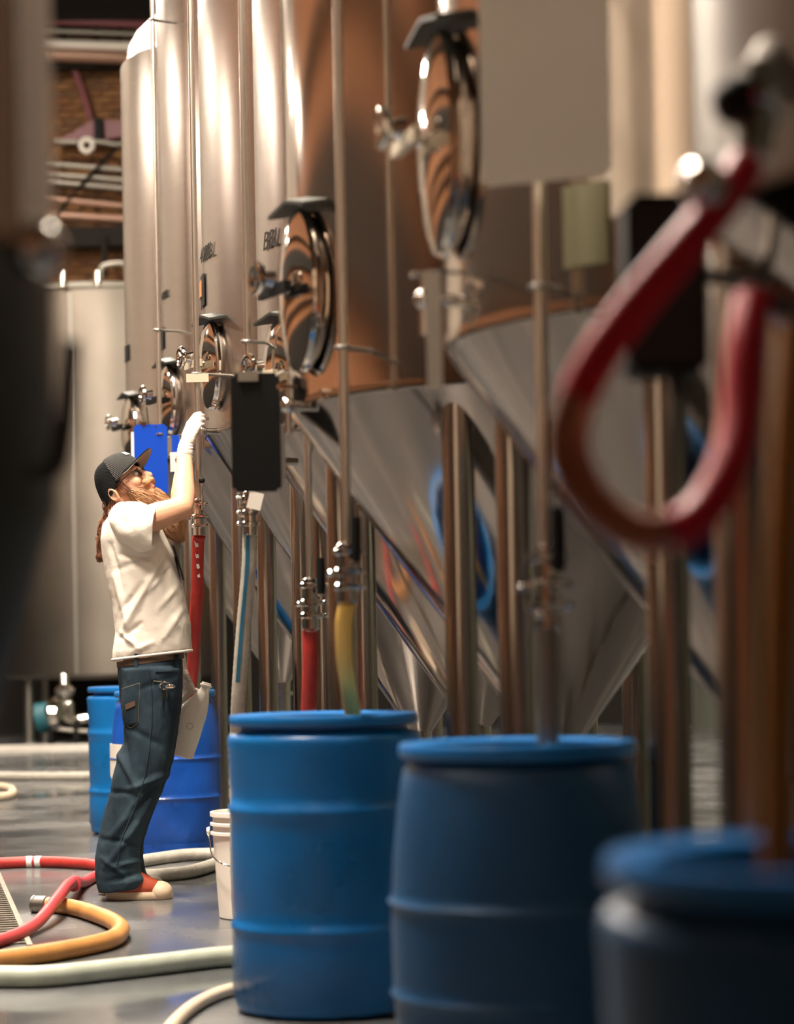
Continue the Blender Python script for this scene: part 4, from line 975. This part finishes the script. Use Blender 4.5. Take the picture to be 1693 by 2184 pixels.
# --- glasses and eyes
gl = None
for s_ in (-1, 1):
    MB().sph(Hd(.086, -.004, s_ * .031), .012, 14).build('eye', 'eye', man)
    e = MB().torus(Hd(.104, -.006, s_ * .033), .021, .0022, HF, 24, 6, 1.15, .85, xdir=Yax)
    if gl is None: gl = e.build('glasses', 'black', man)
    else: e.build('rim', 'black', gl)
    MB().lathe([(.020, -.001), (.020, .001)], Hd(.104, -.006, s_ * .033), HF, 24, 1.15, .85, xdir=Yax).build('lens', 'glass', gl)
    MB().tube([Hd(.103, .004, s_ * .057), Hd(.08, .004, s_ * .07), Hd(.02, .0, s_ * .083), Hd(-.025, -.003, s_ * .085)], .0024, 6).build('temple', 'black', gl)
MB().tube([Hd(.106, -.001, -.012), Hd(.11, .003, 0), Hd(.106, -.001, .012)], .002, 6).build('nose_bridge', 'chrome', gl)
# --- beard: shaped mass plus strands
AX = [(270, 1040), (298, 1057), (326, 1076), (354, 1103), (374, 1130), (387, 1154)]
PW = [12, 29, 33, 31, 25, 7]; DW = [.076, .076, .074, .066, .050, .014]
def beard_at(t_):
    x = min(.9999, max(0, t_)) * (len(AX) - 1); i = int(x); f = x - i
    lp_ = lambda a, b_: a + (b_ - a) * f
    px, py = lp_(AX[i][0], AX[i + 1][0]), lp_(AX[i][1], AX[i + 1][1])
    c = P2(px, py); d = (P2(*AX[i + 1]) - P2(*AX[i])).normalized(); N = V((d.z, 0, -d.x)) * -1
    return c, N, lp_(PW[i], PW[i + 1]) * PX, lp_(DW[i], DW[i + 1]), d
b = MB(); L = []
for k in range(13):
    c, N, p_, d_, dd_ = beard_at(k / 12); L.append((c, N * p_ * .9, Yax * d_ * .93))
b.loft(L, 24); bm_ = fuse(b, .006, 6)
for v in bm_.vertices:
    c = v.co; v.co += v.normal * .006 * noise.noise(V((c.x * 40 + c.z * 34, c.y * 45, (c.x - c.z) * 9)))
beard = link('beard', bm_, 'beard', man, angle=180)
b = MB(); rnd = random.Random(3)
for i in range(1500):
    t0 = rnd.uniform(.02, .8); ph = rnd.uniform(0, 2 * math.pi); ln = rnd.uniform(.16, .34); k0 = rnd.uniform(.86, 1.0); fl = rnd.uniform(.98, 1.14); w0 = rnd.uniform(0, 6)
    P = []
    for j in range(7):
        s_ = j / 6; tt = t0 + ln * s_; c, N, p_, d_, dd_ = beard_at(tt)
        k = k0 + (fl - k0) * s_
        q = c + N * (math.cos(ph + .10 * math.sin(w0 + 5 * s_)) * p_ * k) + Yax * (math.sin(ph + .10 * math.sin(w0 + 5 * s_)) * d_ * k)
        if tt > 1: q += dd_ * (tt - 1) * .10
        q += V((math.sin(w0 + 9 * s_), math.cos(w0 * 2 + 7 * s_), math.sin(w0 * 3 + 8 * s_))) * .0022
        P.append(q)
    b.tube(P, [.0016, .0017, .0017, .0016, .0014, .0011, .0005], 3)
o = b.build('beard_strands', 'beard', beard, angle=180); o['kind'] = 'stuff'
# moustache
b = MB(); b.loft([(Hd(.098, -.060, -.045), HF * .010, HU * .014), (Hd(.112, -.056, -.02), HF * .012, HU * .014), (Hd(.116, -.054, 0), HF * .012, HU * .012), (Hd(.112, -.056, .02), HF * .012, HU * .014), (Hd(.098, -.060, .045), HF * .010, HU * .014)], 14)
b.build('moustache', 'beard', beard, angle=180)
# sideburn and hair under the cap, pony tail down the back
b = MB()
for i in range(420):
    y = rnd.choice((-1, 1)) * rnd.uniform(.03, .083); f0 = rnd.uniform(-.098, -.045); q = Hd(f0, rnd.uniform(-.045, .0), y * math.sqrt(max(.1, 1 - (f0 / .115) ** 2)))
    P = []; w0 = rnd.uniform(0, 6); L_ = rnd.uniform(.05, .12)
    for j in range(8):
        s_ = j / 7; P.append(q + V((.012 * s_ + .005 * math.sin(w0 + 9 * s_), .005 * math.cos(w0 + 8 * s_) - y * .3 * s_, -L_ * s_)))
    b.tube(P, [.0022] * 6 + [.0016, .0006], 3)
for i in range(120):
    s0 = rnd.choice((-1, 1)); q = Hd(rnd.uniform(-.008, .03), rnd.uniform(-.01, .018), s0 * .074); w0 = rnd.uniform(0, 6)
    b.tube([q + HU * -.055 * s_ + HF * (.012 * s_ + .002 * math.sin(w0 + 6 * s_)) + Yax * s0 * .004 for s_ in (0, .25, .5, .75, 1)], [.0016, .0016, .0015, .0012, .0005], 3)
o = b.build('hair', 'hair', man, angle=180); o['kind'] = 'stuff'
b = MB(); tail = [P2(237, 1080, .02), P2(227, 1105, .02), P2(219, 1130, .03), P2(217, 1160, .03), P2(217, 1195, .03)]
b.tube(bez(tail, 6), [.018 + .010 * math.sin(k * .9) for k in range(25)], 12)
for i in range(160):
    P = bez([p + V((rnd.uniform(-.02, .012), rnd.uniform(-.03, .03), rnd.uniform(-.01, .01))) for p in tail[rnd.randint(0, 2):]], 4); b.tube(P, .0016, 3)
o = b.build('ponytail', 'hair', man, angle=180); o['kind'] = 'stuff'
# arm hair is too fine to see; freckled forearm comes from the skin material

# ---------------------------------------------------------------- the jug in his far hand
jb, jt = at(382, 1612, YM + .26), at(429, 1455, YM + .26)
ja = (jt - jb).normalized(); jx = V((ja.z, 0, -ja.x)); JL = (jt - jb).length
t = thing('jug', 'white plastic jug hanging tilted from the man\'s far hand', 'jug', jb)
def J(u, a, y=0): return jb + jx * u + ja * a + Yax * y
b = MB()
b.loft([(J(-.002, .0), jx * .052, Yax * .052), (J(0, .006), jx * .060, Yax * .060), (J(0, JL * .30), jx * .063, Yax * .063), (J(.0, JL * .56), jx * .064, Yax * .064), (J(.006, JL * .66), jx * .056, Yax * .060), (J(.016, JL * .78), jx * .040, Yax * .048), (J(.022, JL * .88), jx * .026, Yax * .028), (J(.024, JL * .92), jx * .021, Yax * .021), (J(.024, JL * .99), jx * .020, Yax * .020)], 28, 3.2)
b.build('body', 'whitepl', t, angle=50)
hp = bez([J(.01, JL * .85), J(-.018, JL * .87), J(-.042, JL * .80), J(-.052, JL * .68), J(-.050, JL * .56)], 6)
MB().tube(hp, .0125, 12).build('handle', 'whitepl', t, angle=180)
b = MB(); b.lathe([(.019, 0), (.026, .002), (.026, .009), (.021, .011), (.020, .018), (.014, .018)], J(.024, JL * .96), ja, 24); b.build('neck_rim', 'whitepl', t)
b = MB(); b.torus(J(.012, JL * .42, -.0635), .014, .0012, (0, 1, 0), 20, 6); b.build('moulded_mark', 'beige', t)
